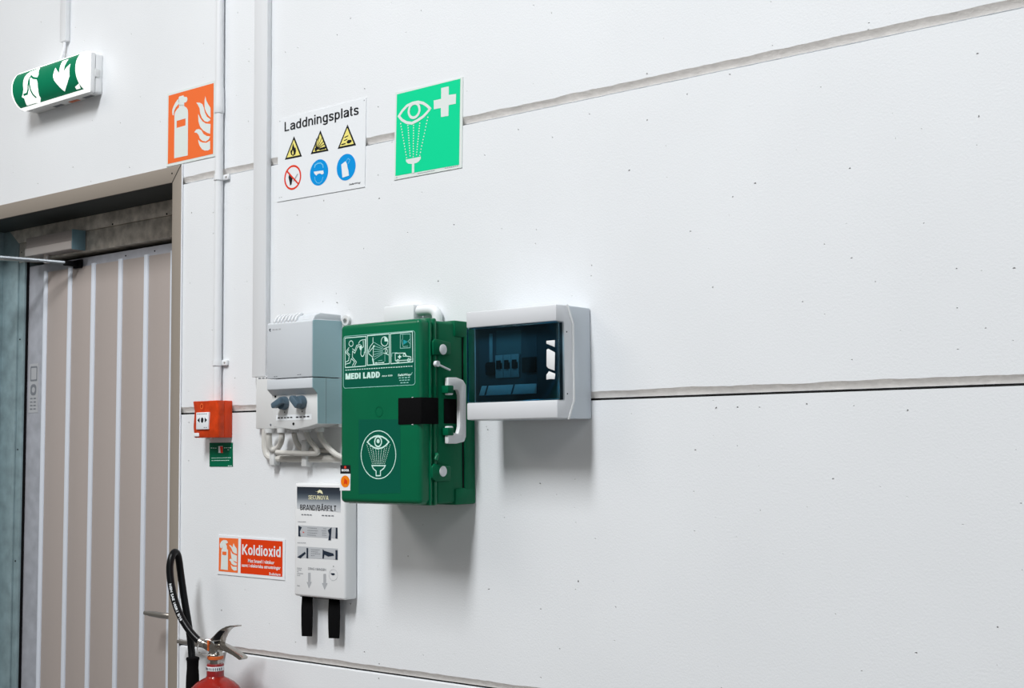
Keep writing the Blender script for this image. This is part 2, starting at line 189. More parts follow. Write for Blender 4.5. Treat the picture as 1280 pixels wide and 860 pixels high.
          'thin': [[(-13.4, 147.4), (12.9, 134.8)], [(-13.4, 140.1), (12.9, 132.2)], [(-13.4, 133.6), (12.8, 129.6)], [(-13.4, 127.7), (12.8, 127.6)], [(-13.4, 121.8), (12.8, 125.7)], [(-13.4, 116.5), (12.8, 123.7)],
                   [(-13.4, 111.3), (12.8, 121.8)], [(18.2, 120.8), (18.2, 105.9)], [(-1.6, 108.1), (11.0, 108.8)], [(68.9, 159.5), (68.9, 150.4), (66.2, 146.7), (70.6, 133.6), (83.7, 134.2)], [(88.9, 148.0), (83.7, 143.8), (89.8, 139.0)],
                   [(37.9, 114.7), (38.8, 122.4), (53.8, 122.3)]],
          'thinc': [[(62.4, 159.9), (90.4, 158.8), (90.2, 130.6), (62.3, 130.8)]],
          'tick': [[(90.2, 75.8), (92.0, 75.0), (95.6, 80.3)]]},
 'side': {'button': [(106.9, 128.6), (108.7, -121.9)],
          'handle': [(101.0, 70.6), (73.3, 71.6), (53.3, 67.0), (43.7, 56.8), (44.7, -51.1), (50.4, -61.5), (74.5, -65.6), (102.0, -65.5), (101.8, -29.4), (86.0, -29.3), (83.8, -43.3), (70.3, -44.8), (64.6, -30.2), (64.0, 35.2),
                     (69.6, 45.5), (83.9, 46.7), (85.5, 34.7), (101.3, 34.3)],
          'hook': [(125.5, -86.8), (133.2, -99.5)],
          'key': [(128.1, 98.0), (89.1, 86.7)],
          'latch': [[(137.1, 144.0), (129.3, 149.6), (80.7, 144.6), (80.9, 120.0), (135.7, 115.7)], [(140.9, -112.1), (133.3, -106.1), (82.7, -112.1), (83.0, -141.6), (129.7, -142.8), (141.1, -134.9)]],
          'lugs': [(98.9, 46.3), (99.5, -40.7)],
          'seam': [(170.6, 4.7), (151.7, 5.0), (142.5, 5.1), (127.2, 5.4), (64.3, 6.4), (37.7, 6.8), (27.9, 7.0)],
          'strap': [(172.7, 28.5), (124.7, 29.6), (103.7, 26.4), (72.1, 27.2), (72.5, -22.4), (104.1, -23.7), (125.0, -25.4), (173.0, -24.7)],
          'tab': [(63.0, 164.1), (63.3, -157.6)]},
 'small': {'mark': [[(-40.2, 17.2), (-14.7, 16.5)], [(12.4, 16.9), (42.6, 17.3)], [(25.4, 12.1), (34.1, 12.1)], [(-36.3, -8.5), (40.7, -7.4)], [(-35.3, -14.7), (34.4, -14.1)], [(28.1, -27.7), (45.3, -27.7)]],
           'plate': [[(-44.8, 30.3), (45.9, 30.1), (46.6, -29.6), (-44.0, -29.9)]],
           'red': [[(-2.9, 20.7), (8.0, 20.9), (9.1, 4.6), (0.4, 4.7)]],
           'white': [[(-9.5, 21.5), (8.0, 22.0), (9.1, 4.6), (-8.4, 4.7)]]}}
# ---------------------------------------------------------------- materials
def srgb(r, g, b):
    f = lambda c: (c/12.92 if c <= .04045 else ((c+.055)/1.055)**2.4)
    return tuple(f(c/255) for c in (r, g, b)) + (1,)
def mat(name, col, rough=.5, metal=0., noise=0., nscale=20., bump=0., bscale=200., emit=0., coat=0., spec=.5, stretch=None):
    m = bpy.data.materials.new(name); m.use_nodes = True; nt = m.node_tree; b = nt.nodes['Principled BSDF']
    b.inputs['Base Color'].default_value = col; b.inputs['Roughness'].default_value = rough; b.inputs['Metallic'].default_value = metal
    b.inputs['Coat Weight'].default_value = coat; b.inputs['Specular IOR Level'].default_value = spec
    if emit:
        b.inputs['Emission Color'].default_value = col; b.inputs['Emission Strength'].default_value = emit
    if noise or bump:
        tc = nt.nodes.new('ShaderNodeNewGeometry')
        src = tc.outputs['Position']
        if stretch:
            mp = nt.nodes.new('ShaderNodeMapping'); mp.inputs['Scale'].default_value = stretch; nt.links.new(src, mp.inputs['Vector']); src = mp.outputs['Vector']
    if noise:
        n = nt.nodes.new('ShaderNodeTexNoise'); n.inputs['Scale'].default_value = nscale; n.inputs['Detail'].default_value = 6
        nt.links.new(src, n.inputs['Vector'])
        mx = nt.nodes.new('ShaderNodeMix'); mx.data_type = 'RGBA'
        mr = nt.nodes.new('ShaderNodeMapRange'); mr.inputs[1].default_value = .3; mr.inputs[2].default_value = .7
        nt.links.new(n.outputs['Fac'], mr.inputs[0]); nt.links.new(mr.outputs[0], mx.inputs['Factor'])
        mx.inputs['A'].default_value = tuple(c*(1-noise) for c in col[:3])+(1,); mx.inputs['B'].default_value = tuple(min(1, c*(1+noise)) for c in col[:3])+(1,)
        nt.links.new(mx.outputs['Result'], b.inputs['Base Color'])
    if bump:
        n2 = nt.nodes.new('ShaderNodeTexNoise'); n2.inputs['Scale'].default_value = bscale; n2.inputs['Detail'].default_value = 4
        nt.links.new(src, n2.inputs['Vector'])
        bp = nt.nodes.new('ShaderNodeBump'); bp.inputs['Strength'].default_value = bump; bp.inputs['Distance'].default_value = .002
        nt.links.new(n2.outputs['Fac'], bp.inputs['Height']); nt.links.new(bp.outputs[0], b.inputs['Normal'])
    return m
def wall_material():
    m = mat('painted_aerated_concrete', (.788, .808, .830, 1), .62, noise=.018, nscale=3.2, bump=.20, bscale=250)
    nt = m.node_tree; b = nt.nodes['Principled BSDF']
    old = b.inputs['Base Color'].links[0].from_socket; oldbump = b.inputs['Normal'].links[0].from_node
    geo = [n for n in nt.nodes if n.type == 'NEW_GEOMETRY'][0]
    v = nt.nodes.new('ShaderNodeTexVoronoi'); v.voronoi_dimensions = '2D'; v.inputs['Scale'].default_value = 22
    nz = nt.nodes.new('ShaderNodeTexNoise'); nz.inputs['Scale'].default_value = 110
    mad = nt.nodes.new('ShaderNodeMixRGB'); mad.blend_type = 'ADD'; mad.inputs[0].default_value = .006
    nt.links.new(geo.outputs['Position'], nz.inputs['Vector']); nt.links.new(geo.outputs['Position'], mad.inputs[1]); nt.links.new(nz.outputs['Color'], mad.inputs[2])
    sx = nt.nodes.new('ShaderNodeSeparateXYZ'); cx = nt.nodes.new('ShaderNodeCombineXYZ'); nt.links.new(mad.outputs[0], sx.inputs[0]); nt.links.new(sx.outputs[0], cx.inputs[0]); nt.links.new(sx.outputs[2], cx.inputs[1])
    nt.links.new(cx.outputs[0], v.inputs['Vector'])
    sep = nt.nodes.new('ShaderNodeSeparateColor'); nt.links.new(v.outputs['Color'], sep.inputs[0])
    def mth(op, a, bb, clamp=False):
        n = nt.nodes.new('ShaderNodeMath'); n.operation = op; n.use_clamp = clamp
        for i, x in enumerate((a, bb)):
            if isinstance(x, (int, float)): n.inputs[i].default_value = x
            else: nt.links.new(x, n.inputs[i])
        return n.outputs[0]
    pw = mth('POWER', sep.outputs[0], 4.6)
    size = mth('MULTIPLY', pw, .05)                       # radius in voronoi units
    pit = mth('MULTIPLY', mth('SUBTRACT', size, v.outputs['Distance']), 22, True)
    mx = nt.nodes.new('ShaderNodeMix'); mx.data_type = 'RGBA'
    nt.links.new(mth('MULTIPLY', pit, .75), mx.inputs['Factor']); nt.links.new(old, mx.inputs['A']); mx.inputs['B'].default_value = (.22, .21, .20, 1)
    nt.links.new(mx.outputs['Result'], b.inputs['Base Color'])
    bp = nt.nodes.new('ShaderNodeBump'); bp.inputs['Strength'].default_value = .8; bp.inputs['Distance'].default_value = .004; bp.invert = True
    nt.links.new(pit, bp.inputs['Height']); nt.links.new(oldbump.outputs[0], bp.inputs['Normal']); nt.links.new(bp.outputs[0], b.inputs['Normal'])
    return m
def tinted():
    m = bpy.data.materials.new('tinted_polycarbonate'); m.use_nodes = True; nt = m.node_tree; nt.nodes.clear()
    out = nt.nodes.new('ShaderNodeOutputMaterial'); t = nt.nodes.new('ShaderNodeBsdfTransparent'); t.inputs[0].default_value = (.52, .76, .85, 1)
    g = nt.nodes.new('ShaderNodeBsdfGlossy'); g.inputs['Roughness'].default_value = .06; g.inputs['Color'].default_value = (.55, .8, .9, 1)
    f = nt.nodes.new('ShaderNodeFresnel'); f.inputs['IOR'].default_value = 1.35
    mx = nt.nodes.new('ShaderNodeMixShader'); nt.links.new(f.outputs[0], mx.inputs[0]); nt.links.new(t.outputs[0], mx.inputs[1]); nt.links.new(g.outputs[0], mx.inputs[2]); nt.links.new(mx.outputs[0], out.inputs[0])
    return m
M = dict(
    wall=wall_material(),
    core=mat('dark_joint_backing', (.03, .028, .027, 1), .95, noise=.2, nscale=40),  # near-black backing that paints the shade inside the open panel joints
    chamf=mat('bare_panel_edge', (.86, .825, .79, 1), .9, noise=.06, nscale=60, bump=.5, bscale=160),
    floor=mat('concrete_floor', (.13, .122, .115, 1), .55, noise=.12, nscale=3, bump=.1, bscale=60),
    taupe=mat('taupe_painted_steel', srgb(148, 139, 129), .45, noise=.03, nscale=900, spec=.35),
    lining=mat('shaded_head_lining', (.035, .042, .042, 1), .6, spec=.2),  # near-black puts the soffit's shade into the colour; the frame is taupe
    film=mat('taupe_door_coating', srgb(166, 156, 151), .5, noise=.06, nscale=700, spec=.35, bump=.12, bscale=900),
    rib=mat('pale_door_rib', srgb(212, 218, 228), .4),
    leaf=mat('zinc_door_leaf', srgb(172, 174, 182), .42, metal=.1, noise=.12, nscale=30),
    galv=mat('galvanised_steel_cool_light', srgb(138, 158, 163), .4, metal=.25, noise=.2, nscale=22, bump=.05, bscale=90),  # teal cast of the cool side light is part of this colour
    galvw=mat('galvanised_steel_scuffed', srgb(200, 193, 183), .42, metal=.1, noise=.34, nscale=34),
    alu=mat('brushed_aluminium', srgb(205, 198, 194), .38, metal=.35),
    closer=mat('closer_silver_paint', srgb(158, 150, 147), .4, noise=.04, nscale=300),
    closerend=mat('closer_end_cool_light', srgb(120, 152, 164), .4, metal=.2),  # silver paint with cool light from the right put into its colour
    chrome=mat('chrome', (.42, .395, .36, 1), .17, metal=1),
    steel=mat('satin_steel', (.55, .53, .50, 1), .28, metal=1),
    dullsteel=mat('dull_rod_steel', (.30, .33, .36, 1), .42, metal=.3),
    bright=mat('bright_ring', (.9, .89, .87, 1), .12, metal=1),
    black=mat('black_rubber', (.003, .0035, .0045, 1), .3, spec=.2),
    strap=mat('black_webbing', (.004, .004, .0045, 1), .9, spec=.08, bump=.5, bscale=1500),
    dark=mat('dark_gap', (.005, .005, .006, 1), .8, spec=.1),
    white=mat('white_plastic', (.80, .81, .82, 1), .42),
    pipe=mat('white_pipe', (.78, .795, .815, 1), .45),
    cable=mat('cream_cable', (.60, .585, .55, 1), .55),
    cream=mat('pale_grey_plastic', (.70, .71, .71, 1), .45),
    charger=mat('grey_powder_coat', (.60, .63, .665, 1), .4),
    chargerside=mat('powder_coat_teal_bounce', (.33, .51, .56, 1), .4),  # grey coat with teal bounce from the green case painted in
    board=mat('light_grey_abs', (.66, .675, .70, 1), .33),
    boardside=mat('cool_grey_abs', (.56, .61, .66, 1), .33),
    cover=mat('dark_cover_plate', (.030, .040, .048, 1), .4),
    inner=mat('inner_grey', (.045, .055, .065, 1), .5),
    breaker=mat('breaker_grey', (.27, .30, .31, 1), .45),
    plate=mat('inner_plate_grey', (.10, .13, .135, 1), .5),
    sill=mat('inner_sill', (.85, .88, .9, 1), .4),
    tint=tinted(),
    green=mat('green_abs', (.000, .130, .056, 1), .27, noise=.05, nscale=14, spec=.28),
    green2=mat('green_abs_base', (.000, .115, .050, 1), .42, noise=.05, nscale=14, spec=.13),
    stick=mat('green_sticker', (.000, .098, .058, 1), .35, spec=.22),
    pale=mat('mint_print', (.62, .86, .78, 1), .5, spec=.15),
    mint=mat('mint_dim_print', (.30, .62, .55, 1), .5, spec=.15),
    tealp=mat('teal_print', (.02, .32, .36, 1), .5, spec=.15),
    orange=mat('safety_orange', srgb(240, 113, 56), .5, spec=.15),
    redorange=mat('safety_red', srgb(222, 62, 16), .5, spec=.15),
    red=mat('call_point_red', (.62, .050, .008, 1), .35, spec=.25),
    redface=mat('call_point_face', (.60, .052, .008, 1), .3, spec=.25, noise=.2, nscale=45),
    extred=mat('extinguisher_red', (.27, .013, .007, 1), .25, coat=.15, spec=.3, noise=.15, nscale=60),
    neckred=mat('neck_red', (.26, .008, .010, 1), .3, coat=.3),
    sgreen=mat('sign_green', srgb(0, 214, 150), .5, spec=.15),
    dgreen=mat('dark_sign_green', (.000, .13, .062, 1), .4, spec=.15),
    signw=mat('sign_white', (.80, .825, .85, 1), .45, spec=.15),
    lum=mat('luminescent_white', (.72, .775, .75, 1), .5, spec=.15),
    ink=mat('black_ink', (.012, .013, .016, 1), .6, spec=.15),
    yellow=mat('warning_yellow', srgb(238, 226, 130), .5, spec=.15),
    blue=mat('mandatory_blue', srgb(0, 146, 220), .5, spec=.15),
    sky=mat('pale_blue_print', srgb(120, 200, 235), .5, spec=.15),
    ringred=mat('prohibition_red', srgb(222, 62, 40), .5, spec=.15),
    greyp=mat('grey_print', srgb(172, 174, 178), .5, spec=.15),
    midp=mat('mid_grey_print', srgb(120, 124, 130), .5, spec=.15),
    photo=mat('photo_print', srgb(186, 189, 193), .5, spec=.15),
    navy=mat('navy_print', srgb(38, 48, 62), .5, spec=.15),
    knob=mat('slate_knob', srgb(78, 98, 112), .35),
    lens=mat('lit_lens', (1, 1, .98, 1), .4, emit=1.1),
    lensgreen=mat('lit_green_film', (.000, .16, .075, 1), .35, emit=.55, spec=.2),
    cream_logo=mat('cream_print', srgb(236, 232, 190), .5, spec=.15),
    amber=mat('amber_print', srgb(240, 130, 20), .5, spec=.15),
    seal=mat('white_sealant', (.82, .84, .88, 1), .5),
    orangeclip=mat('orange_clip', (.62, .12, .02, 1), .35),
)
# gradient header print of the blanket label (printed colour ramp, by height)
def header_print(z0, z1):
    m = bpy.data.materials.new('header_print'); m.use_nodes = True; nt = m.node_tree; b = nt.nodes['Principled BSDF']; b.inputs['Roughness'].default_value = .45
    g = nt.nodes.new('ShaderNodeNewGeometry'); s = nt.nodes.new('ShaderNodeSeparateXYZ'); mr = nt.nodes.new('ShaderNodeMapRange'); cr = nt.nodes.new('ShaderNodeValToRGB')
    nt.links.new(g.outputs['Position'], s.inputs[0]); nt.links.new(s.outputs[2], mr.inputs[0]); mr.inputs[1].default_value = z0; mr.inputs[2].default_value = z1
    nt.links.new(mr.outputs[0], cr.inputs[0]); nt.links.new(cr.outputs[0], b.inputs['Base Color'])
    e = cr.color_ramp.elements; e[0].position = 0; e[0].color = srgb(212, 215, 219); e[1].position = 1; e[1].color = srgb(30, 38, 48)
    k = e.new(.30); k.color = srgb(176, 182, 188); k = e.new(.55); k.color = srgb(92, 102, 112); k = e.new(.75); k.color = srgb(48, 58, 70)
    return m
# ---------------------------------------------------------------- mesh helpers: (u along the wall, o out of the wall, v up)
class MB:
    def __init__(s): s.bm = bmesh.new()
    def add(s, bm, bev=0, seg=2, ang=30):
        bmesh.ops.recalc_face_normals(bm, faces=bm.faces)
        if bev:
            es = [e for e in bm.edges if len(e.link_faces) == 2 and e.calc_face_angle(0) > R(ang)]
            bmesh.ops.bevel(bm, geom=es, offset=bev, segments=seg, profile=.5, affect='EDGES', clamp_overlap=True)
        me = bpy.data.meshes.new('tmp'); bm.to_mesh(me); bm.free(); s.bm.from_mesh(me); bpy.data.meshes.remove(me)
        return s
    def box(s, u0, u1, o0, o1, v0, v1, bev=0, seg=2):
        return s.prism([(u0, v0), (u1, v0), (u1, v1), (u0, v1)], 'o', o0, o1, bev, seg)
    def prism(s, poly, axis, a0, a1, bev=0, seg=2, ang=30):
        bm = bmesh.new()
        def p(c, a):
            if axis == 'o': return (c[0], -a, c[1])        # poly in (u, v)
            if axis == 'u': return (a, -c[0], c[1])        # poly in (o, v)
            return (c[0], -c[1], a)                        # poly in (u, o)
        A = [bm.verts.new(p(c, a0)) for c in poly]; B = [bm.verts.new(p(c, a1)) for c in poly]
        n = len(poly)
        bm.faces.new(A); bm.faces.new(B[::-1])
        for i in range(n): bm.faces.new((A[i], B[i], B[(i+1) % n], A[(i+1) % n]))
        return s.add(bm, bev, seg, ang)
    def tube(s, pts, r, n=10, closed=False, smooth=0):
        P = [Vector((a, -b, c)) for a, b, c in pts]
        for _ in range(smooth):                            # corner-cutting for a soft curve
            Q = [P[0]]
            for a, b in zip(P, P[1:]): Q += [a*.75+b*.25, a*.25+b*.75]
            P = Q + [P[-1]]
        rs = r if isinstance(r, list) else [r]*len(P)
        bm = bmesh.new(); rings = []; k = len(P); nrm = None
        for i in range(k):
            a = P[(i-1) % k] if closed or i > 0 else P[i]; b = P[(i+1) % k] if closed or i < k-1 else P[i]
            t = (b-a).normalized()
            if nrm is None: nrm = t.orthogonal().normalized()
            nrm = (nrm - t*nrm.dot(t)).normalized(); bn = t.cross(nrm)
            rings.append([bm.verts.new(P[i] + (nrm*math.cos(2*math.pi*j/n) + bn*math.sin(2*math.pi*j/n))*rs[i]) for j in range(n)])
        for i in range(k if closed else k-1):
            A, B = rings[i], rings[(i+1) % k]
            for j in range(n): bm.faces.new((A[j], A[(j+1) % n], B[(j+1) % n], B[j]))
        if not closed: bm.faces.new(rings[0][::-1]); bm.faces.new(rings[-1])
        return s.add(bm)
    def lathe(s, prof, u, o, n=32, axis='v', a0=0):
        bm = bmesh.new(); rings = []
        for r, a in prof:
            ring = []
            for j in range(n):
                c, d = r*math.cos(2*math.pi*j/n), r*math.sin(2*math.pi*j/n)
                ring.append(bm.verts.new((u+c, -o+d, a) if axis == 'v' else ((u+c, -a, o+d) if axis == 'o' else (a, -u+c, o+d))))
            rings.append(ring)
        for A, B in zip(rings, rings[1:]):
            for j in range(n): bm.faces.new((A[j], A[(j+1) % n], B[(j+1) % n], B[j]))
        bm.faces.new(rings[0][::-1]); bm.faces.new(rings[-1])
        return s.add(bm)
    def build(s, name, m, parent=None, flat=False):
        me = bpy.data.meshes.new(name); s.bm.to_mesh(me); s.bm.free()
        me.materials.append(m)
        if not flat: me.shade_smooth(); me.set_sharp_from_angle(angle=R(32))
        o = bpy.data.objects.new(name, me); C.objects.link(o)
        if parent is not None: o.parent = parent
        return o
def tag(o, label, cat, kind=None, group=None):
    o['label'] = label; o['category'] = cat
    if kind: o['kind'] = kind
    if group: o['group'] = group
    return o
def root(name, x, v, label, cat, kind=None, rot=0, o=0):
    e = bpy.data.objects.new(name, None); C.objects.link(e); e.empty_display_size = .05; e.location = (x, -o, v+H); e.rotation_euler = (0, R(rot), 0)
    return tag(e, label, cat, kind)
def mm(poly): return [(a/1000, b/1000) for a, b in poly]
def flat_mesh(name, loops3d, m, parent):
    me = bpy.data.meshes.new(name); V = []; F = []
    for loops in loops3d:
        base = len(V); L = [[Vector((a, b, 0)) for a, b in lp] for lp, _ in loops]
        tri = tessellate_polygon(L)
        for lp, o in loops: V += [(a, -o, b) for a, b in lp]
        for t in tri:
            pts = [V[base+i] for i in t]
            ar = (pts[1][0]-pts[0][0])*(pts[2][2]-pts[0][2])-(pts[2][0]-pts[0][0])*(pts[1][2]-pts[0][2])
            if abs(ar) < 1e-12: continue
            F.append([base+i for i in (t if ar > 0 else t[::-1])])
    me.from_pydata(V, [], F); me.materials.append(m)
    o = bpy.data.objects.new(name, me); C.objects.link(o); o.parent = parent
    return o
def prn(name, parent, m, polys, o, step=0.):
    """flat print: polys = [[outer, hole...], ...] in metres, lying at o in front of the wall"""
    if len(polys) > 6: step = step or .00005
    ob = flat_mesh(name, [[(lp, o+(i % 7)*step) for lp in p] for i, p in enumerate(polys)], m, parent)
    if len(polys) > 2: ob['kind'] = 'stuff'        # print too fine to pick apart
    return ob
def stroke(pts, w, closed=False):
    n = len(pts); Lf = []; Rt = []
    if closed and (Vector(pts[0])-Vector(pts[-1])).length < 1e-6: pts = pts[:-1]; n -= 1
    for i in range(n):
        p = Vector(pts[i]); a = Vector(pts[(i-1) % n]) if closed or i > 0 else None; b = Vector(pts[(i+1) % n]) if closed or i < n-1 else None
        d1 = (p-a).normalized() if a is not None and (p-a).length > 1e-9 else None; d2 = (b-p).normalized() if b is not None and (b-p).length > 1e-9 else None
        d1 = d1 or d2; d2 = d2 or d1
        n1 = Vector((-d1.y, d1.x)); n2 = Vector((-d2.y, d2.x)); k = (n1+n2)
        k = k.normalized() if k.length > 1e-6 else n1
        k = k*(w/2/max(.45, k.dot(n1)))
        Lf.append(tuple(p+k)); Rt.append(tuple(p-k))
    return [Lf, Rt] if closed else [Lf + Rt[::-1]]
def stroke_quads(pts, w, closed=False):
    """stroke as one quad per segment: safe where the line crosses itself"""
    s = stroke(pts, w, closed)
    if closed: L_, R_ = s
    else: k = len(s[0])//2; L_, R_ = s[0][:k], s[0][k:][::-1]
    n = len(L_)
    return [[[L_[i], L_[(i+1) % n], R_[(i+1) % n], R_[i]]] for i in range(n if closed else n-1)]
def circle(u, v, r, n=40, ry=None): return [(u+r*math.cos(2*math.pi*i/n), v+(ry or r)*math.sin(2*math.pi*i/n)) for i in range(n)]
def rrect(u0, u1, v0, v1, r, n=5):
    P = []
    for cx, cy, a0 in ((u1-r, v1-r, 0), (u0+r, v1-r, 90), (u0+r, v0+r, 180), (u1-r, v0+r, 270)):
        P += [(cx+r*math.cos(R(a0+90*i/n)), cy+r*math.sin(R(a0+90*i/n))) for i in range(n+1)]
    return P
_dg = None
def text(name, parent, string, m, T4, o, bold=0., italic=0., rot=0.):
    """lettering as flat print; T4 = (u, baseline v, width, capital height) in millimetres"""
    u0, v0, wd, ch = (x/1000 for x in T4)
    cu = bpy.data.curves.new(name, 'FONT'); cu.body = string; cu.size = 1; cu.offset = bold; cu.shear = italic; cu.resolution_u = 4
    ob = bpy.data.objects.new(name, cu); C.objects.link(ob)
    me = bpy.data.meshes.new_from_object(ob.evaluated_get(bpy.context.evaluated_depsgraph_get()))
    C.objects.unlink(ob); bpy.data.objects.remove(ob)
    xs = [v.co.x for v in me.vertices]; x0, x1 = min(xs), max(xs)
    sx = wd/(x1-x0); sy = ch/.73
    for v in me.vertices: v.co = (u0+(v.co.x-x0)*sx, -o, v0+v.co.y*sy)
    me.materials.clear(); me.materials.append(m); me.name = name
    t = bpy.data.objects.new(name, me); C.objects.link(t); t.parent = parent
    return t
def strokefont(ch, t):
    """capital height 1; returns advance width and centre lines of a plain grotesque letter of stroke weight t"""
    h = t/2; X = .74
    def arc(cx, cy, rx, ry, a0, a1, n=10): return [(cx+rx*math.copysign(abs(math.cos(R(a0+(a1-a0)*i/n)))**.86, math.cos(R(a0+(a1-a0)*i/n))), cy+ry*math.copysign(abs(math.sin(R(a0+(a1-a0)*i/n)))**.86, math.sin(R(a0+(a1-a0)*i/n)))) for i in range(n+1)]
    W = .52; bowl = (arc(W/2, X/2, W/2-h, X/2-h, 0, 360, 24)[:-1], True)
    def l(*p): return (list(p), False)
    if ch == 'o': return W, [bowl]
    if ch == 'd': return W, [bowl, l((W-h, 0), (W-h, 1))]
    if ch == 'p': return W, [bowl, l((h, -.27), (h, X))]
    if ch == 'g': return W, [bowl, l((W-h, X), (W-h, -.05), *arc(W/2, -.06, W/2-h, .21-h, 0, -165, 8))]
    if ch == 'a': return .50, [l(*arc(.25, .5, .2, X-h-.5, 165, 0, 8), (.45, 0)), l((.45, .44), (.24, .41), (.10, .33), (h, .2), (.10, h+.02), (.2, h), (.34, .1), (.45, .26))]
    if ch == 'n': return .50, [l((h, 0), (h, X)), l((h, .40), *arc(.25, .42, .25-h, X-h-.42, 180, 0, 8), (.5-h, 0))]
    if ch == 'i': return t, [l((h, 0), (h, X)), l((h, 1-t*1.05), (h, 1))]
    if ch == 'l': return t, [l((h, 0), (h, 1))]
    if ch == 's': return .46, [l((.42, .54), (.36, .64), (.23, X-h), (.10, .65), (h+.01, .54), (.10, .43), (.23, .37), (.37, .30), (.43-.02, .19), (.36, .08), (.23, h), (.10, .08), (h-.02, .2))]
    if ch == 't': return .27, [l((.12, .95), (.12, .14), (.17, h), (.27, h)), l((0, X-h), (.27, X-h))]
    if ch == 'x': return .48, [l((.05, 0), (.43, X)), l((.43, 0), (.05, X))]
    if ch == 'L': return .50, [l((h, 1), (h, h), (.5, h))]
    if ch == 'K': return .62, [l((h, 0), (h, 1)), l((.57, 1), (h, .36)), l((.2, .56), (.59, 0))]
    if ch == 'M': return .84, [l((h, 0), (h, 1)), l((h*1.2, 1), (.42, 0)), l((.84-h*1.2, 1), (.42, 0)), l((.84-h, 0), (.84-h, 1))]
    if ch == 'E': return .54, [l((.54, h), (h, h), (h, 1-h), (.54, 1-h)), l((h, .52), (.5, .52))]
    if ch == 'F': return .5, [l((h, 0), (h, 1-h), (.5, 1-h)), l((h, .5), (.46, .5))]
    if ch == 'D': return .64, [(([(h, h)] + [(.28, h)] + arc(.30, .5, .34-h, .5-h, -80, 80, 10) + [(.28, 1-h), (h, 1-h)]), True)]
    if ch == 'I': return t, [l((h, 0), (h, 1))]
    if ch in 'AÅ': return .68, [l((h*.9, 0), (.34-h*.35, 1)), l((.68-h*.9, 0), (.34+h*.35, 1)), l((.16, .27), (.52, .27))] + ([(arc(.34, 1.14, .07, .08, 0, 360, 10)[:-1], True)] if ch == 'Å' else [])
    if ch == 'B': return .58, [([(h, h), (.3, h)] + arc(.32, .27, .26-h, .27-h, -80, 80, 6) + [(h, .52)], True), ([(h, .52), (.3, .52)] + arc(.30, .76, .24-h, .24-h, -80, 80, 6) + [(h, 1-h)], True)]
    if ch == 'R': return .60, [l((h, 0), (h, 1-h), (.32, 1-h), *arc(.32, .73, .26-h, .27-h, 80, -80, 6), (h, .46)), l((.34, .46), (.57, 0))]
    if ch == 'N': return .62, [l((h, 0), (h, 1)), l((h*1.1, 1), (.62-h*1.1, 0)), l((.62-h, 0), (.62-h, 1))]
    if ch == 'T': return .54, [l((0, 1-h), (.54, 1-h)), l((.27, 1-h), (.27, 0))]
    if ch == 'H': return .62, [l((h, 0), (h, 1)), l((.62-h, 0), (.62-h, 1)), l((h, .5), (.62-h, .5))]
    if ch == 'O': return .68, [(arc(.34, .5, .34-h, .5-h, 0, 360, 22)[:-1], True)]
    if ch == 'C': return .62, [l(*arc(.33, .5, .33-h, .5-h, 40, 320, 16))]
    if ch == 'S': return .56, [l((.51, .74), (.45, .88), (.28, 1-h), (.12, .88), (.08, .74), (.16, .60), (.3, .52), (.45, .42), (.50, .27), (.42, .12), (.28, h), (.11, .11), (.04, .27))]
    if ch == 'U': return .62, [l((h, 1), (h, .35), *arc(.31, .32, .31-h, .32-h, 180, 360, 8), (.62-h, 1))]
    if ch == 'V': return .64, [l((h*.9, 1), (.32, h*.6), (.64-h*.9, 1))]
    if ch == '/': return .36, [l((.03, -.08), (.33, 1.05))]
    return .28, []
def title(name, parent, string, m, T4, o, t=.15, gap=.12, italic=0.):
    u0, v0, wd, chh = (x/1000 for x in T4); x = 0; polys = []
    G = []
    for ch in string:
        a, st = strokefont(ch, t); G.append((x, st)); x += a+gap
    tot = x-gap; sx = wd/tot
    for gx, st in G:
        for pts, cl in st:
            for q in stroke_quads(pts, t, cl): polys.append([[(u0+(gx+p[0]+italic*p[1])*sx, v0+p[1]*chh) for p in q[0]]])
    return prn(name, parent, m, polys, o)
def marks(name, parent, m, segs, w, o, n=None):
    """small illegible print lines as short dashes"""
    out = []
    for (a, b) in segs:
        A, B = Vector(a), Vector(b); L = (B-A).length; k = max(1, int(L/(w*4)))
        for i in range(k): out.append(stroke([tuple(A+(B-A)*((i+.08)/k)), tuple(A+(B-A)*((i+.80)/k))], w))
    return prn(name, parent, m, out, o)
def screw(parent, u, o, v, r=.003, m=None):
    MB().lathe([(r, o), (r*.8, o+r*.5)], u, v, 10, 'o').build('screw', m or M['steel'], parent)
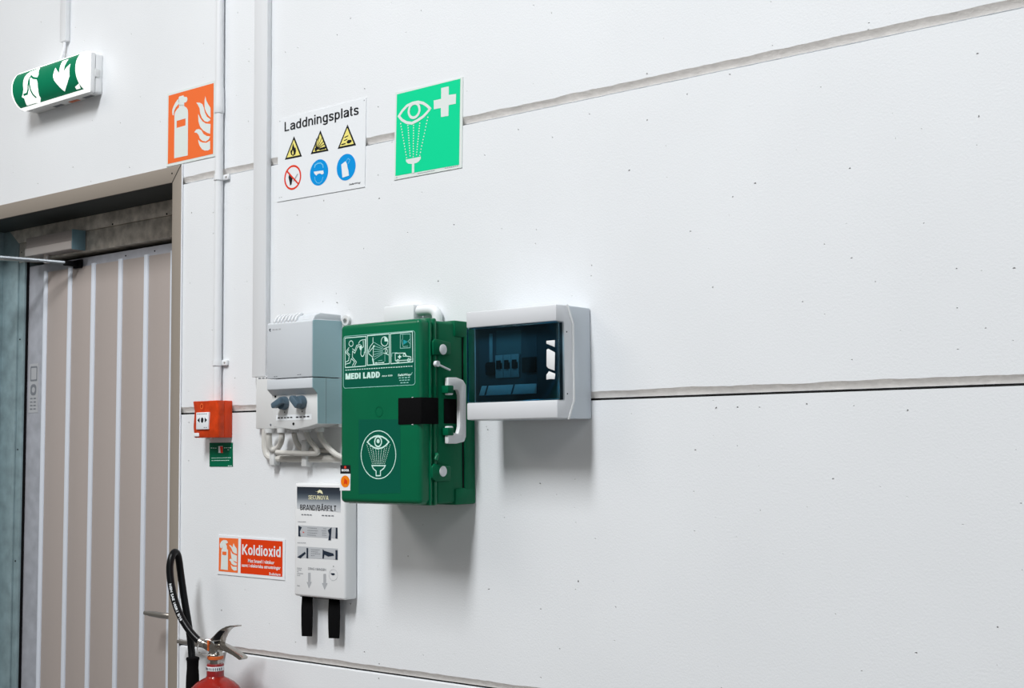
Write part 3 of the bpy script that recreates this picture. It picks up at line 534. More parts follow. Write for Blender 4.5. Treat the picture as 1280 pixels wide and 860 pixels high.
# ================================================================ STRUCTURE
fl = MB(); fl.box(-8, 5, -.1, 8, -.1, 0); floor = fl.build('floor', M['floor']); tag(floor, 'grey concrete floor of the hall below the white wall', 'floor', 'structure')
core = MB()
OX0, OX1, OTOP = -3.90, -2.79, 2.2046
for x0, x1, z0, z1 in ((-8, OX0, 0, OTOP), (OX1, 5, 0, OTOP), (-8, 5, OTOP+.012, 4.6)): core.box(x0, x1, -.24, -.016, z0, z1)
wall = core.build('wall_back', M['core']); tag(wall, 'white painted wall of large horizontal concrete panels with recessed joints', 'wall', 'structure')
rows = [0, .404, 1.004, 1.5972, 2.2046, 3.405, 4.6]
rnd = random.Random(4)
def wall_panel(x0, x1, z0, z1, first):
    """slab with a chamfered lower edge, its arris slightly broken"""
    g = 0.0 if first else .0042; cv = .0178; ch = .0095
    n = max(2, int((x1-x0)/.016)); V = []; F = []; mi = []
    j = 0.
    for i in range(n+1):
        x = x0+(x1-x0)*i/n; j = .6*j+rnd.uniform(-.0009, .0009); j2 = rnd.uniform(-.0004, .0004)
        V += [(x, .015, z1), (x, 0, z1-.0008+j2*.6), (x, 0, z0+cv+j), (x, ch, z0+g+j2*.3), (x, .05, z0+g)]
    for i in range(n):
        a = i*5; b = a+5
        for k in range(4): F.append((a+k, a+k+1, b+k+1, b+k)); mi.append(1 if k == 2 else 0)
    F += [(0, 4, 3, 2, 1), tuple(n*5+k for k in (1, 2, 3, 4, 0))]; mi += [0, 0]
    me = bpy.data.meshes.new('wall_panel'); me.from_pydata(V, [], F); me.materials.append(M['wall']); me.materials.append(M['chamf'])
    for p, q in zip(me.polygons, mi): p.material_index = q
    bm = bmesh.new(); bm.from_mesh(me); bmesh.ops.recalc_face_normals(bm, faces=bm.faces)
    f = max(bm.faces, key=lambda f: abs(f.normal.y)*f.calc_area())
    if f.normal.y > 0: bmesh.ops.reverse_faces(bm, faces=bm.faces)
    bm.to_mesh(me); bm.free()
    o = bpy.data.objects.new('wall_panel', me); C.objects.link(o); o.parent = wall
for i, (z0, z1) in enumerate(zip(rows, rows[1:])):
    if z1 <= OTOP+.001:
        wall_panel(-8, OX0, z0, z1, i == 0); wall_panel(OX1, 5, z0, z1, i == 0)
    elif i == 4:
        wall_panel(-8, OX0-.03, z0, z1, False); wall_panel(OX0-.03, OX1+.01, OTOP+.014, z1, True); wall_panel(OX1+.01, 5, z0, z1, False)
    else: wall_panel(-8, 5, z0, z1, False)
# door frame: casing on the wall face, reveal, galvanised rebate
fr = root('trim_1', -3.33, -H, 'taupe and galvanised steel frame around the door opening', 'door frame', 'structure')
X = -3.33
def F(*a): return a
JX = OX1-.0  # casing inner edge
xi, xo, zt, zi = -2.8045-X, -2.7675-X, .7469+H, .7035+H
xl, xlo = -3.875-X, -3.915-X
b = MB(); b.prism([(xl-.04, zi), (xi, zi), (xo, zt), (xl-.04, zt)], 'o', .0005, .006, .0012); b.build('head_casing', M['taupe'], fr)
b = MB(); b.prism([(xi+.008, 0.002), (xo+.008, 0.002), (xo, zt), (xi, zi)], 'o', .0005, .006, .0012); b.build('jamb_casing', M['taupe'], fr)
b = MB(); b.box(xlo, xl, .0005, .006, .002, zi, .0012); b.build('jamb_casing', M['taupe'], fr)
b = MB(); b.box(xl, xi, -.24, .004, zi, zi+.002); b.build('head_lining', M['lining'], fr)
b = MB(); b.prism([(xi+.009, .002), (xi+.011, .002), (xi+.003, zi), (xi+.001, zi)], 'o', -.24, .004); b.build('jamb_lining', M['taupe'], fr)
b = MB(); b.box(xl-.002, xl, -.24, .004, .002, zi); b.build('jamb_lining', M['galv'], fr)
b = MB(); b.box(-3.95-X, -2.78-X, -.262, -.245, .002, zi+.03); b.build('dark_backing', M['dark'], fr)  # added sheet, stops background light showing through the gap above the leaf
b = MB(); b.box(-3.842-X, xi, -.24, -.138, .660+H, zi, .0012); b.build('head_rebate', M['galvw'], fr)
b = MB(); b.box(-3.789-X, xi, -.24, -.141, .5965+H, .6585+H, .0015); b.build('head_stop', M['galvw'], fr)
b = MB(); b.prism([(xl, .002), (-3.789-X, .002), (-3.789-X, .660+H), (-3.842-X, zi), (xl, zi)], 'o', -.24, -.137, .0012); b.build('jamb_rebate', M['galv'], fr)
b = MB(); b.box(-3.787-X, -3.757-X, -.24, -.142, .002, .655+H, .0012); b.build('jamb_stop', M['galv'], fr)
b = MB(); b.box(-2.90-X, xi, -.24, -.142, .002, .59+H); b.build('jamb_stop', M['galvw'], fr)
b = MB(); b.tube([(xo+.009, .003, .002), (xo+.001, .003, zt+.001)], .0022, 6); b.build('sealant', M['seal'], fr)
for u, v in ((-3.02, .664), (-3.28, .664), (-3.49, .664)): screw(fr, u-X, -.138, v+H, .003, M['dark'])
screw(fr, -2.806-X, .006, .728+H, .0024, M['dark'])
prn('mitre_gap', fr, M['dark'], [stroke([(xi, zi), (xo, zt)], .0022)], .0064)
for v in (.35, .0, -.35, .63): screw(fr, -3.776-X, -.142, v+H, .0028, M['dark'])
b = MB(); b.box(-3.7575-X, -3.7535-X, -.1565, -.1490, .004, .645+H); b.build('gasket', M['dark'], fr)
# door leaf
dr = root('door_1', -3.29, -H, 'grey steel door with taupe strips and pale vertical ribs', 'door', 'structure')
X = -3.29
b = MB(); b.box(-3.775-X, -2.86-X, -.20, -.157, .012, .583+H, .002); leaf = b.build('leaf', M['leaf'], dr)
ribs = [-3.6545, -3.521, -3.397, -3.2605, -3.1345, -3.011, -2.885]
for x in ribs:
    b = MB(); b.prism([(x-.0105-X, -.157), (x+.0105-X, -.157), (x+.0075-X, -.1505), (x-.0075-X, -.1505)], 'v', .03, .5605+H, .0012); b.build('rib', M['rib'], dr)
for a, c in zip(ribs, ribs[1:]):
    b = MB(); b.box(a+.0105-X, c-.0105-X, -.157, -.1545, .035, .556+H, .0008); b.build('door_strip', M['film'], dr)
b = MB(); b.box(-3.742-X, -3.690-X, -.157, -.1562, .115+H, .270+H); st = b.build('approval_sticker', M['greyp'], dr)
prn('sticker_mark', st, M['midp'], [[rrect(-3.735-X, -3.697-X, .215+H, .262+H, .003), rrect(-3.731-X, -3.701-X, .220+H, .257+H, .003)], [rrect(-3.733-X, -3.700-X, .17+H, .205+H, .012), circle(-3.7165-X, .1875+H, .009, 14)]], -.1558)
marks('sticker_lines', st, M['midp'], [((-3.735-X, .16+H-.011*i), (-3.697-X, .16+H-.011*i)) for i in range(4)], .004, -.1558)
b = MB(); b.lathe([(.026, -.157), (.026, -.150), (.022, -.147)], -2.905-X, -.4535+H, 24, 'o'); rose = b.build('handle_rose', M['steel'], dr)
b = MB(); b.tube([(-2.905-X, -.15, -.4535+H), (-2.905-X, -.10, -.4535+H), (-2.915-X, -.092, -.4535+H), (-2.96-X, -.09, -.453+H), (-3.0-X, -.088, -.4515+H), (-3.026-X, -.085, -.4505+H)], [.008, .008, .0085, .0085, .008, .0055], 12); b.build('lever_handle', M['steel'], dr)
for x, v in ((-3.60, .55), (-3.10, .568), (-3.24, .568), (-3.62, .545)): screw(leaf, x-X, -.157, v+H, .0025, M['dark'])
# ================================================================ DOOR CLOSER
X, Z = -3.545, .63
dc = root('door_closer', X, Z, 'taupe surface mounted door closer with silver arm above the steel door', 'door closer', o=-.139)
O = .139   # local o measured from the head frame face
b = MB(); b.prism([(.0015, -.030), (.044, -.030), (.046, -.006), (.046, .028), (.0015, .028)], 'u', -3.671-X, -3.4195-X, .0015); b.build('body', M['closer'], dc)
b = MB(); b.prism([(.044, -.0305), (.0485, -.0295), (.050, -.0065), (.046, -.005)], 'u', -3.671-X, -3.4195-X, .0008); b.build('lower_trim', M['alu'], dc)
b = MB(); b.prism([(.0015, -.0315), (.047, -.0315), (.0475, .0295), (.0015, .0295)], 'u', -3.4195-X, -3.417-X, .0008); e = b.build('end_cap', M['closerend'], dc)
b = MB(); b.lathe([(.003, -3.417-X), (.0025, -3.4155-X)], -.022, .0, 10, 'u'); b.build('screw', M['dark'], e)
b = MB(); b.lathe([(.009, -.055), (.009, -.028)], -3.592-X, .022, 16); b.build('spindle', M['alu'], dc)
b = MB(); b.prism([(-3.60-X, .012), (-3.583-X, .014), (-3.70-X, .205), (-3.717-X, .20)], 'v', -.0515, -.0455, .0015); b.build('main_arm', M['steel'], dc)
b = MB(); b.tube([(-3.483-X, .022, -.064), (-3.55-X, .075, -.0555), (-3.70-X, .195, -.0385)], .0052, 10); b.build('forearm', M['dullsteel'], dc)
b = MB(); b.lathe([(.011, -.060), (.011, -.030)], -3.705-X, .198, 14); b.build('elbow', M['steel'], dc)
b = MB(); b.box(-3.500-X, -3.455-X, -.0165, -.010, -.078, -.052, .002).box(-3.496-X, -3.470-X, -.012, .028, -.072, -.058, .003); b.build('arm_shoe', M['dark'], dc)
# ================================================================ EMERGENCY LIGHT
X, Z = -3.3035, 1.060
el = root('exit_light', X, Z, 'lit green and white emergency exit luminaire above the steel door', 'exit light')
b = MB(); b.prism(rrect(-.1665, .1665, -.0585, .0585, .008), 'o', .0005, .022, .002).prism(rrect(-.1665, .1665, -.0585, .0585, .006), 'o', .024, .040, .002); b.build('housing', M['white'], el)
b = MB(); b.prism([(-.150, .0005+.002), (.150, .0025), (.150, .037), (-.150, .037)], 'v', -.0592, -.0575); b.build('housing_base', M['cream'], el)
for u in (-.03, .05, .12): b = MB(); b.prism([(u-.022, .008), (u+.022, .008), (u+.022, .020), (u-.022, .020)], 'v', -.0600, -.0590); b.build('vent_slot', M['midp'] if u != .05 else M['orangeclip'], el)
b = MB(); b.box(.1655, .1685, .010, .026, -.012, .012, .001); b.build('latch', M['cream'], el)
a_n = 24
arc = [(.04+.045*math.cos(R(-90+180*i/a_n)), .058*math.sin(R(-90+180*i/a_n))) for i in range(a_n+1)]
b = MB(); b.prism([(.0395, -.058)]+arc[1:-1]+[(.0395, .058)], 'u', -.1665, .1665); b.build('lens', M['lens'], el)
def on_lens(name, polys, m, lift, parent):
    V = []; F = []
    for p in polys:
        # polygon in (u mm, angle deg) cut into angle bands so that it follows the curve
        me = bpy.data.meshes.new('t'); bm = bmesh.new()
        vs_ = [bm.verts.new((a/1000, c, 0)) for a, c in p]
        tri = tessellate_polygon([[v.co.copy() for v in vs_]])
        for t in tri:
            try: bm.faces.new([vs_[i] for i in t])
            except ValueError: pass
        for c in range(-84, 90, 6): bmesh.ops.bisect_plane(bm, geom=bm.verts[:]+bm.edges[:]+bm.faces[:], plane_co=(0, c, 0), plane_no=(0, 1, 0))
        bm.verts.ensure_lookup_table(); bm.verts.index_update(); base = len(V)
        for v in bm.verts:
            th = R(v.co.y); V.append((v.co.x, -(.04+(.045+lift)*math.cos(th)), (.058+lift)*math.sin(th)))
        for f in bm.faces: F.append([base+v.index for v in (f.verts if f.normal.z > 0 else reversed(f.verts))])
        bm.free()
    me = bpy.data.meshes.new(name); me.from_pydata(V, [], F); me.materials.append(m); me.shade_smooth()
    o = bpy.data.objects.new(name, me); C.objects.link(o); o.parent = parent
    return o
on_lens('green_film', [[(-160, -68), (162, -68), (162, 50), (-160, 50)]], M['lensgreen'], .0004, el)
L = T['lens']
on_lens('exit_symbol', [L['man'][0][:]], M['lens'], .0008, el)
on_lens('exit_symbol_lines', sum([[q[0] for q in stroke_quads([tuple(c) for c in l], 6.5)] for l in L['manline']], []), M['lensgreen'], .0011, el)
on_lens('arrow_symbol', [L['arrow'][0]], M['lens'], .0008, el)
on_lens('maker_mark', [L['mark'][0]], M['lens'], .0008, el)
# trunking and cable above the light
t_ = MB(); t_.box(-.0155, .0155, .0005, .016, 0, 2.6, .002); o = t_.build('cable_trunking', M['pipe']); o.location = (-3.318, 0, 1.1895+H); tag(o, 'narrow white cable trunking running down to the exit light', 'trunking')
t_ = MB(); t_.tube([(0, .008, 1.20-1.06), (.0, .009, 1.175-1.06), (-.006, .014, 1.145-1.06), (-.008, .018, 1.1215-1.06)], .0048, 8, smooth=1); o = t_.build('cable', M['pipe']); o.location = (-3.317, 0, 1.06+H); tag(o, 'short white cable dropping from trunking into top of the exit light', 'cable')
# ================================================================ SIGNS
def sign(name, key, center, label, cat='sign', m='signw', rot=0, th=.0018, plate=None):
    p = plate or mm(T[key]['plate'][0])
    b = MB(); b.prism(p, 'o', .0003, th); o = b.build(name, M[m]); o.location = (center[0], 0, center[1]+H)
    return tag(o, label, cat)
O1, O2, O3 = .0021, .0024, .0027
def P(k, key): return [[mm(p)] for p in T[k].get(key, [])]
s = sign('fire_sign', 'fire', (-2.736, .851), 'square orange fire extinguisher sign with white flames above the door frame', m='lum', plate=[(-.100, -.1005), (.102, -.1015), (.102, .0985), (-.100, .0985)])
prn('orange_field', s, M['orange'], [[[(-.0945, -.0935), (.0945, -.094), (.0945, .0925), (-.0945, .0925)]]], O1)
prn('extinguisher_symbol', s, M['lum'], [[mm(T['fire']['ext'][0]), mm(T['fire']['win'][0])]]+P('fire', 'head')+P('fire', 'hose'), O2)
prn('flame_symbol', s, M['lum'], P('fire', 'flame'), O2)
s = sign('eyewash_sign', 'eye', (-1.897, .702), 'bright green eyewash sign with white eye, shower and cross', m='lum')
prn('green_field', s, M['sgreen'], P('eye', 'panel'), O1)
prn('cross_symbol', s, M['lum'], P('eye', 'cross'), O2)
A_ = mm(T['eye']['almond'][0]); I_ = mm(T['eye']['iris'][0])
prn('eye_symbol', s, M['lum'], stroke_quads(A_, .0064, True), O2); prn('iris_symbol', s, M['lum'], stroke_quads(I_, .0062, True), O3)
dots = []
for a, c in [mm(x) for x in T['eye']['ray']]:
    for i in range(13): t = i/12; dots.append([circle(a[0]+(c[0]-a[0])*t, a[1]+(c[1]-a[1])*t,   .0016, 6, .0017)])
prn('spray_symbol', s, M['lum'], dots, O2); prn('shower_symbol', s, M['lum'], P('eye', 'cup'), O2)
marks('small_print', s, M['greyp'], [mm(x) for x in T['eye']['mark']], .0014, O2)
s = sign('charging_sign', 'charge', (-2.2433, .7035), 'white charging place sign with yellow triangles and blue and red circles', rot=0)
title('title_lettering', s, 'Laddningsplats', M['ink'], T['charge']['title'][0], O1, .14, .11)
tri = [mm(x) for x in T['charge']['tri']]
def shrink(p, f, dy=0):
    c = Vector((sum(q[0] for q in p)/len(p), sum(q[1] for q in p)/len(p))); return [tuple(c+(Vector(q)-c)*f) for q in p]
for i, t in enumerate(tri):
    bo = prn('warning_triangle', s, M['ink'], [[t]], O1); prn('triangle_field', bo, M['yellow'], [[shrink(t, .76)]], O2)
    if i == 0: prn('flame_symbol', bo, M['ink'], P('charge', 'flame'), O3); prn('flame_core', bo, M['yellow'], P('charge', 'flamein'), O3+.0003)
    if i == 1: prn('explosion_symbol', bo, M['ink'], [stroke(mm(x), .0016) for x in T['charge']['burst']]+P('charge', 'bomb'), O3)
    if i == 2: prn('acid_symbol', bo, M['ink'], P('charge', 'acid'), O3)
u, v, r = (x/1000 for x in T['charge']['ring'][0])
g = prn('no_flames_symbol', s, M['ringred'], [[circle(u, v, .0305), circle(u, v, .0258)]], O1)
prn('match_symbol', g, M['ink'], P('charge', 'match'), O1); prn('matchstick', g, M['greyp'], P('charge', 'match2'), O1); prn('slash', g, M['ringred'], [stroke(mm(T['charge']['slash'][0]), .0042)], O2)
(u, v, r), (u_, v_, r_) = ((x/1000 for x in q) for q in T['charge']['disc'])
g = prn('goggles_symbol', s, M['blue'], [[circle(u, v, .0315)]], O1)
prn('goggles', g, M['signw'], P('charge', 'goggles'), O2); prn('head_outline', g, M['sky'], [stroke(mm(T['charge']['capline'][0]), .0026), stroke(mm(T['charge']['faceline'][0]), .0014)], O2)
g = prn('glove_symbol', s, M['blue'], [[circle(u_, v_, .0315)]], O1)
prn('glove', g, M['signw'], P('charge', 'glove'), O2); prn('second_glove', g, M['sky'], [stroke(mm(T['charge']['hand'][0]), .0014)], O2)
text('maker_lettering', s, 'SafeWay', M['ink'], T['charge']['maker'][0], O1, bold=.02); marks('small_print', s, M['greyp'], [mm(x) for x in T['charge']['mark']], .0014, O1)
for u, v in ((-.142, .097), (.149, .099)): screw(s, u, .0018, v, .0016, M['greyp'])
s = sign('carbon_dioxide_sign', 'kold', (-2.4887, -.270), 'small white bordered red and orange sign reading Koldioxid', m='signw')
prn('orange_field', s, M['orange'], P('kold', 'left'), O1); prn('red_field', s, M['redorange'], P('kold', 'right'), O1)
prn('extinguisher_symbol', s, M['lum'], [[mm(T['kold']['ext'][0])]], O2); prn('symbol_window', s, M['orange'], P('kold', 'win'), O3); prn('flame_symbol', s, M['lum'], P('kold', 'flame'), O2)
title('title_lettering', s, 'Koldioxid', M['signw'], T['kold']['t1'][0], O2, .155, .10)
text('lettering', s, 'Mot brand i vätskor', M['signw'], T['kold']['t2'][0], O2, bold=.02); text('lettering', s, 'samt i elektriska utrustningar', M['signw'], T['kold']['t3'][0], O2, bold=.02); text('lettering', s, 'B-släckare', M['signw'], T['kold']['t4'][0], O2, bold=.02)
s = sign('alarm_point_sign', 'small', (-2.6015, -.0177), 'small dark green plate with tiny print below the red call point', m='dgreen', th=.001)
prn('white_symbol', s, M['signw'], P('small', 'white'), .0013); prn('red_symbol', s, M['ringred'], P('small', 'red'), .0016)
marks('small_print', s, M['pale'], [mm(x) for x in T['small']['mark']], .0016, .0013)
# ================================================================ CALL POINT
X, Z = -2.606, .072
cp = root('fire_call_point', X, Z, 'red manual fire alarm call point on the joint beside the door', 'fire alarm')
b = MB(); b.box(-.0475, .0480, .0003, .026, -.0470, .0450, .002); b.build('back_box', M['red'], cp)
b = MB(); b.prism([(.0255, -.047), (.043, -.047), (.047, -.02), (.044, .02), (.049, .045), (.0255, .045)], 'u', -.0475, .0480, .0025); b.build('front_cover', M['redface'], cp)
A_ = T['alarm']
def fit(polys, k=1): return [[[(a*.96-.0008, c) for a, c in mm(p)]] for p in polys]
cv = MB(); cv.box(-.033+.0, .0155, .040, .0495, -.026, .0165, .001); pl = cv.build('break_plate', M['signw'], cp)
prn('press_symbol', pl, M['ink'], [[[(-.0275, -.003), (-.0185, .0035), (-.0185, -.0095)]], [[(.0105, -.003), (.0015, .0035), (.0015, -.0095)]], [circle(-.0085, -.003, .0052, 14, .0068)]], .0498)
marks('small_print', pl, M['midp'], [((-.029, .0125), (.012, .0125)), ((-.002, -.0215), (.012, -.0215))], .0016, .0498)
prn('flame_mark', cp, M['orange'], [[circle(-.012, .0315, .0065, 18, .007), circle(-.012, .0315, .0045, 18, .005)]], .0492)
b = MB(); b.box(-.0465, -.027, .040, .0452, -.0435, -.0345, .0006); b.build('test_tag', M['signw'], cp)
b = MB(); b.lathe([(.0075, -.052), (.0075, -.046)], -.004, .03, 16); b.build('test_keyhole', M['cream'], cp)
# ================================================================ CONDUIT TO CALL POINT
cd = root('wall_conduit', -2.6035, .12, 'thin round white conduit running down the wall to the red call point', 'conduit')
b = MB(); b.tube([(0, .0125, -.0015), (-.0005, .0125, .56), (-.0085, .0125, 2.7)], .0104, 14); b.build('pipe', M['pipe'], cd)
b = MB(); b.lathe([(.0118, .735), (.0126, .738), (.0126, .755), (.0115, .80)], -.0012, .0125, 18); b.build('coupling', M['pipe'], cd)
for v in (.5675, .0935):
    b = MB(); b.lathe([(.0128, v-.007), (.0128, v+.007)], -.0005, .0125, 18).box(.008, .030, .0005, .008, v-.007, v+.007, .002); k = b.build('saddle_clip', M['pipe'], cd); screw(k, .0225, .008, v, .0028)
# ================================================================ BIG TRUNKING
tr = MB(); tr.box(-.0245, .0245, .0005, .016, 0, 3.0, .0018); o = tr.build('cable_trunking', M['pipe']); o.location = (-2.4425, 0, .1715+H); tag(o, 'wide white cable trunking running down the wall behind the charger', 'trunking')
# ================================================================ CHARGER
X, Z = -2.2385, .165
ch = root('battery_charger', X, Z, 'grey wall mounted battery charger with two slate blue knobs', 'battery charger')
b = MB(); b.box(-.2135, .0765, .0004, .016, -.1205, .0065, .003).box(-.075, .0815, .0004, .006, 0, .130, .002); pl = b.build('back_plate', M['cream'], ch)
b = MB(); b.lathe([(.012, .0005), (.012, .009)], .0895, .1265, 18, 'o'); ea = b.build('hanging_ear', M['cream'], ch); b = MB(); b.lathe([(.0055, .009), (.0045, .0115)], .0895, .1265, 12, 'o'); b.build('screw', M['steel'], ea)
screw(pl, -.158, .016, -.111, .003, M['midp'])
b = MB(); b.prism([(.006, -.0065), (.1, -.0065), (.1, .1205), (.096, .1245), (.006, .1265)], 'u', -.0765, .0765, .002); up_ = b.build('upper_cover', M['charger'], ch)
b = MB(); b.prism([(.006, .124), (.094, .1245), (.088, .134), (.072, .1405), (.006, .1405)], 'u', -.066, .0735, .002); hood = b.build('top_hood', M['charger'], ch)
for i in range(7):
    u = -.052+i*.0118
    b = MB(); b.prism([(.0985, .1205), (.1000, .1265), (.093, .1375), (.082, .1440), (.074, .1420), (.086, .128)], 'u', u-.0022, u+.0022, .0006); b.build('vent_rib', M['pipe'], ch)
b = MB(); b.prism([(.006, -.0085), (.0995, -.0085), (.0995, -.0315), (.083, -.0455), (.006, -.0455)], 'u', -.0765, .0765, .0012); b.build('overhang', M['charger'], ch)
lo = [(-.0775, -.042), (-.0775, -.1165), (-.05, -.1205), (0, -.1255), (.045, -.1195), (.0775, -.1125), (.0775, -.042)]
b = MB(); b.prism(lo, 'o', .006, .083, .002); lowp = b.build('control_panel', M['cream'], ch)
for u0 in (.0766,):
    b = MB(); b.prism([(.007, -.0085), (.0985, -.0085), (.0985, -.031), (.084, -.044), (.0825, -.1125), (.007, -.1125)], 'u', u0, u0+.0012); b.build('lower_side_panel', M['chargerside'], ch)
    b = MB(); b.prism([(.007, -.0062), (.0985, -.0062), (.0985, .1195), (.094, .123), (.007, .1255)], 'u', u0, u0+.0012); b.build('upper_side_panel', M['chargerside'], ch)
    b = MB(); b.box(u0+.0010, u0+.0014, .0570, .0578, -.1125, -.0085); b.build('side_seam', M['midp'], ch)
for u, v, a in ((-.0330, -.0635, 24), (.0265, -.0632, -42)):
    b = MB(); b.lathe([(.0158, .083), (.0158, .088), (.0140, .097)], u, v, 24, 'o'); k = b.build('selector_knob', M['knob'], ch)
    c_, s_ = math.cos(R(a)), math.sin(R(a)); bar = [(u+c_*p-s_*q, v+s_*p+c_*q) for p, q in ((-.0185, -.0046), (-.0150, -.0068), (.0135, -.0074), (.0135, .0074), (-.0150, .0068), (-.0185, .0046))]
    b = MB(); b.prism(bar, 'o', .095, .1105, .002); b.build('knob_grip', M['knob'], k)
    for p, q in ((.0, .021), (.0, -.021)): prn('knob_mark', k, M['ink'], [[circle(u+p, v+q, .0018, 8)]], .0834)
prn('knob_label', lowp, M['signw'], [[rrect(-.062, .058, -.1035, -.0905, .001)]], .0834); marks('knob_label_print', lowp, M['ink'], [((-.057, -.0975), (-.004, -.0968)), ((.005, -.0967), (.053, -.0962))], .0026, .0837)
for u, v in ((-.0655, -.047), (-.003, -.112)): b = MB(); b.lathe([(.0034, .083), (.0030, .0838)], u, v, 12, 'o'); b.build('screw', M['dark'], lowp)
marks('brand_print', up_, M['greyp'], [((T['charger']['t1'][0][0]/1000, T['charger']['t1'][0][1]/1000+.002), ((T['charger']['t2'][0][0]+T['charger']['t2'][0][2])/1000, T['charger']['t2'][0][1]/1000+.002))], .0026, .1004); prn('brand_logo', up_, M['navy'], P('charger', 'logo'), .1004)
marks('small_print', up_, M['midp'], [mm(x) for x in T['charger']['mark']], .0016, .1004)
marks('plate_print', pl, M['midp'], [((-.205, .003), (-.165, .003))], .003, .0163)
for u in (-.145, -.10, -.058, -.012, .03): b = MB(); b.lathe([(.011, -.131), (.012, -.1205)], u, .032, 16); b.build('cable_gland', M['cream'], ch)
# cables under the charger
def cable(pts, r, label, base):
    b = MB(); b.tube([(a-base[0], o_, v-base[1]) for a, o_, v in pts], r, 10, smooth=3); o = b.build('charger_cable', M['cable']); o.location = (base[0], 0, base[1]+H); tag(o, label, 'cable', None, 'cables below the charger')
base = (-2.3, .0)
cable([(-2.4235, .010, .0440), (-2.4235, .010, -.005), (-2.41, .010, -.0275), (-2.36, .010, -.0275), (-2.15, .010, -.0285)], .0085, 'thick cream cable forming the lowest run below the charger', base)
cable([(-2.3835, .032, .0335), (-2.384, .032, .02), (-2.388, .026, -.004), (-2.375, .020, -.007), (-2.355, .022, .005), (-2.3385, .032, .02), (-2.3385, .032, .0335)], .0068, 'cream cable looped between two glands under the knobs', base)
cable([(-2.2965, .032, .0335), (-2.2965, .026, .012), (-2.29, .014, -.006), (-2.255, .0085, -.0085), (-2.20, .0085, -.0085)], .0062, 'cream cable curving out from the middle gland to the medical case', base)
cable([(-2.2505, .034, .0335), (-2.245, .034, .02), (-2.225, .031, .0), (-2.213, .030, -.014), (-2.235, .0285, -.0165), (-2.36, .0285, -.0125)], .0062, 'cream cable bending back along the upper run below the charger', base)
cable([(-2.2085, .032, .0335), (-2.205, .032, .02), (-2.18, .03, -.005), (-2.150, .026, -.024), (-2.12, .02, -.028)], .0066, 'cream cable slanting down behind the green medical case', base)
b = MB(); b.box(-2.396-base[0], -2.378-base[0], .0004, .022, -.044, .0, .003); o = b.build('cable_clip', M['cream']); o.location = (base[0], 0, H); tag(o, 'cream cable clip on the wall nearer the door', 'cable clip')
b = MB(); b.box(-2.281-base[0], -2.263-base[0], .0004, .024, -.046, .016, .003); o = b.build('cable_clip', M['cream']); o.location = (base[0], 0, H); tag(o, 'taller cream cable clip on the wall nearer the green case', 'cable clip')
# ================================================================ BOX AND CONDUIT BEHIND THE CASE
b = MB(); b.box(-.0455, .0455, .0004, .03, .0050, .05, .003); o = b.build('junction_box', M['pipe']); o.location = (-1.960, 0, .2605+H); tag(o, 'white junction box on the wall behind the green medical case', 'junction box')
b = MB(); b.tube([(-.03, .016, .0), (.0, .016, .0), (.013, .016, -.002), (.0215, .016, -.008), (.024, .016, -.016), (.024, .016, -.031)], .0115, 12, smooth=1); o = b.build('conduit_elbow', M['pipe']); o.location = (-1.8815, 0, .296+H); tag(o, 'white conduit elbow showing above the green medical case', 'conduit')
# ================================================================ MEDICAL CASE
X, Z = -1.884, .0695
mc = root('eyewash_case', X, Z, 'dark green plastic eyewash case with white handle hung on the wall', 'first aid case')
b = MB(); b.box(-.116, .1155, .126, .1705, -.1885, .1905, .011, 4); lid = b.build('lid', M['green'], mc)
b = MB(); b.box(-.1185, .1180, .1205, .1300, -.191, .193, .004).box(-.1185, .1185, .1385, .1425, -.1905, .1925, .002); b.build('lid_rim', M['green'], mc)
b = MB(); b.box(-.1165, .1160, .012, .1195, -.1885, .1885, .007, 3); case = b.build('base_shell', M['green2'], mc)
b = MB(); b.box(-.118, .1195, .0005, .036, -.190, .190, .004)
b.box(-.118, .1198, .0005, .066, .158, .1925, .004).box(-.118, .1198, .0005, .066, -.1925, -.158, .004); b.build('wall_bracket', M['green2'], mc)
b = MB(); b.box(.1155, .1172, .0365, .0400, -.158, .158); b.build('bracket_gap', M['dark'], mc)
sd = T['side']
def so(p): return (p[0]/1000, p[1]/1000)
for poly, bt in zip(sd['latch'], sd['button']):
    b = MB(); b.prism([so(p) for p in poly], 'u', .1155, .1225, .0025); la = b.build('latch', M['green2'], mc)
    b = MB(); b.lathe([(.0108, .1220), (.0108, .1238), (.009, .1245)], so(bt)[0], so(bt)[1], 20, 'u'); b.build('latch_button', M['signw'], la)
b = MB(); b.tube([(.120, .128, .0980), (.128, .128, .0980)], .0062, 12); ky = b.build('hasp_ball', M['signw'], mc)
b = MB(); b.tube([(.124, .1255, .0975), (.125, .108, .092), (.1255, .089, .0867)], .0022, 8); b.build('hasp_pin', M['signw'], ky)
b = MB(); b.tube([(.121, .1255, -.0868), (.124, .1285, -.090), (.123, .1315, -.0985)], .0042, 8); b.build('hasp_hook', M['green'], mc)
b = MB(); b.prism([so(p) for p in sd['handle']], 'u', .1215, .1315, .002); b.build('carry_handle', M['white'], mc)
for p in sd['lugs']:
    q = so(p); b = MB(); b.box(.1150, .1335, q[0]-.013, q[0]+.006, q[1]-.008, q[1]+.008, .002); b.build('handle_lug', M['green2'], mc)
b = MB(); b.box(.0567, .1195, .1704, .1722, -.0253, .0285, .0005).box(.1182, .1205, .1195, .1722, -.0253, .0285, .0005).box(.1162, .1180, .060, .0985, -.0240, .0272, .0005); b.build('closing_strap', M['strap'], mc)
for v in (.0289, -.0262): b = MB(); b.box(.094, .098, .1706, .1716, v-.0006, v+.0008); b.build('strap_stitch', M['signw'], mc)
Q1, Q2, Q3 = .1709, .1712, .1715
md = T['medi']
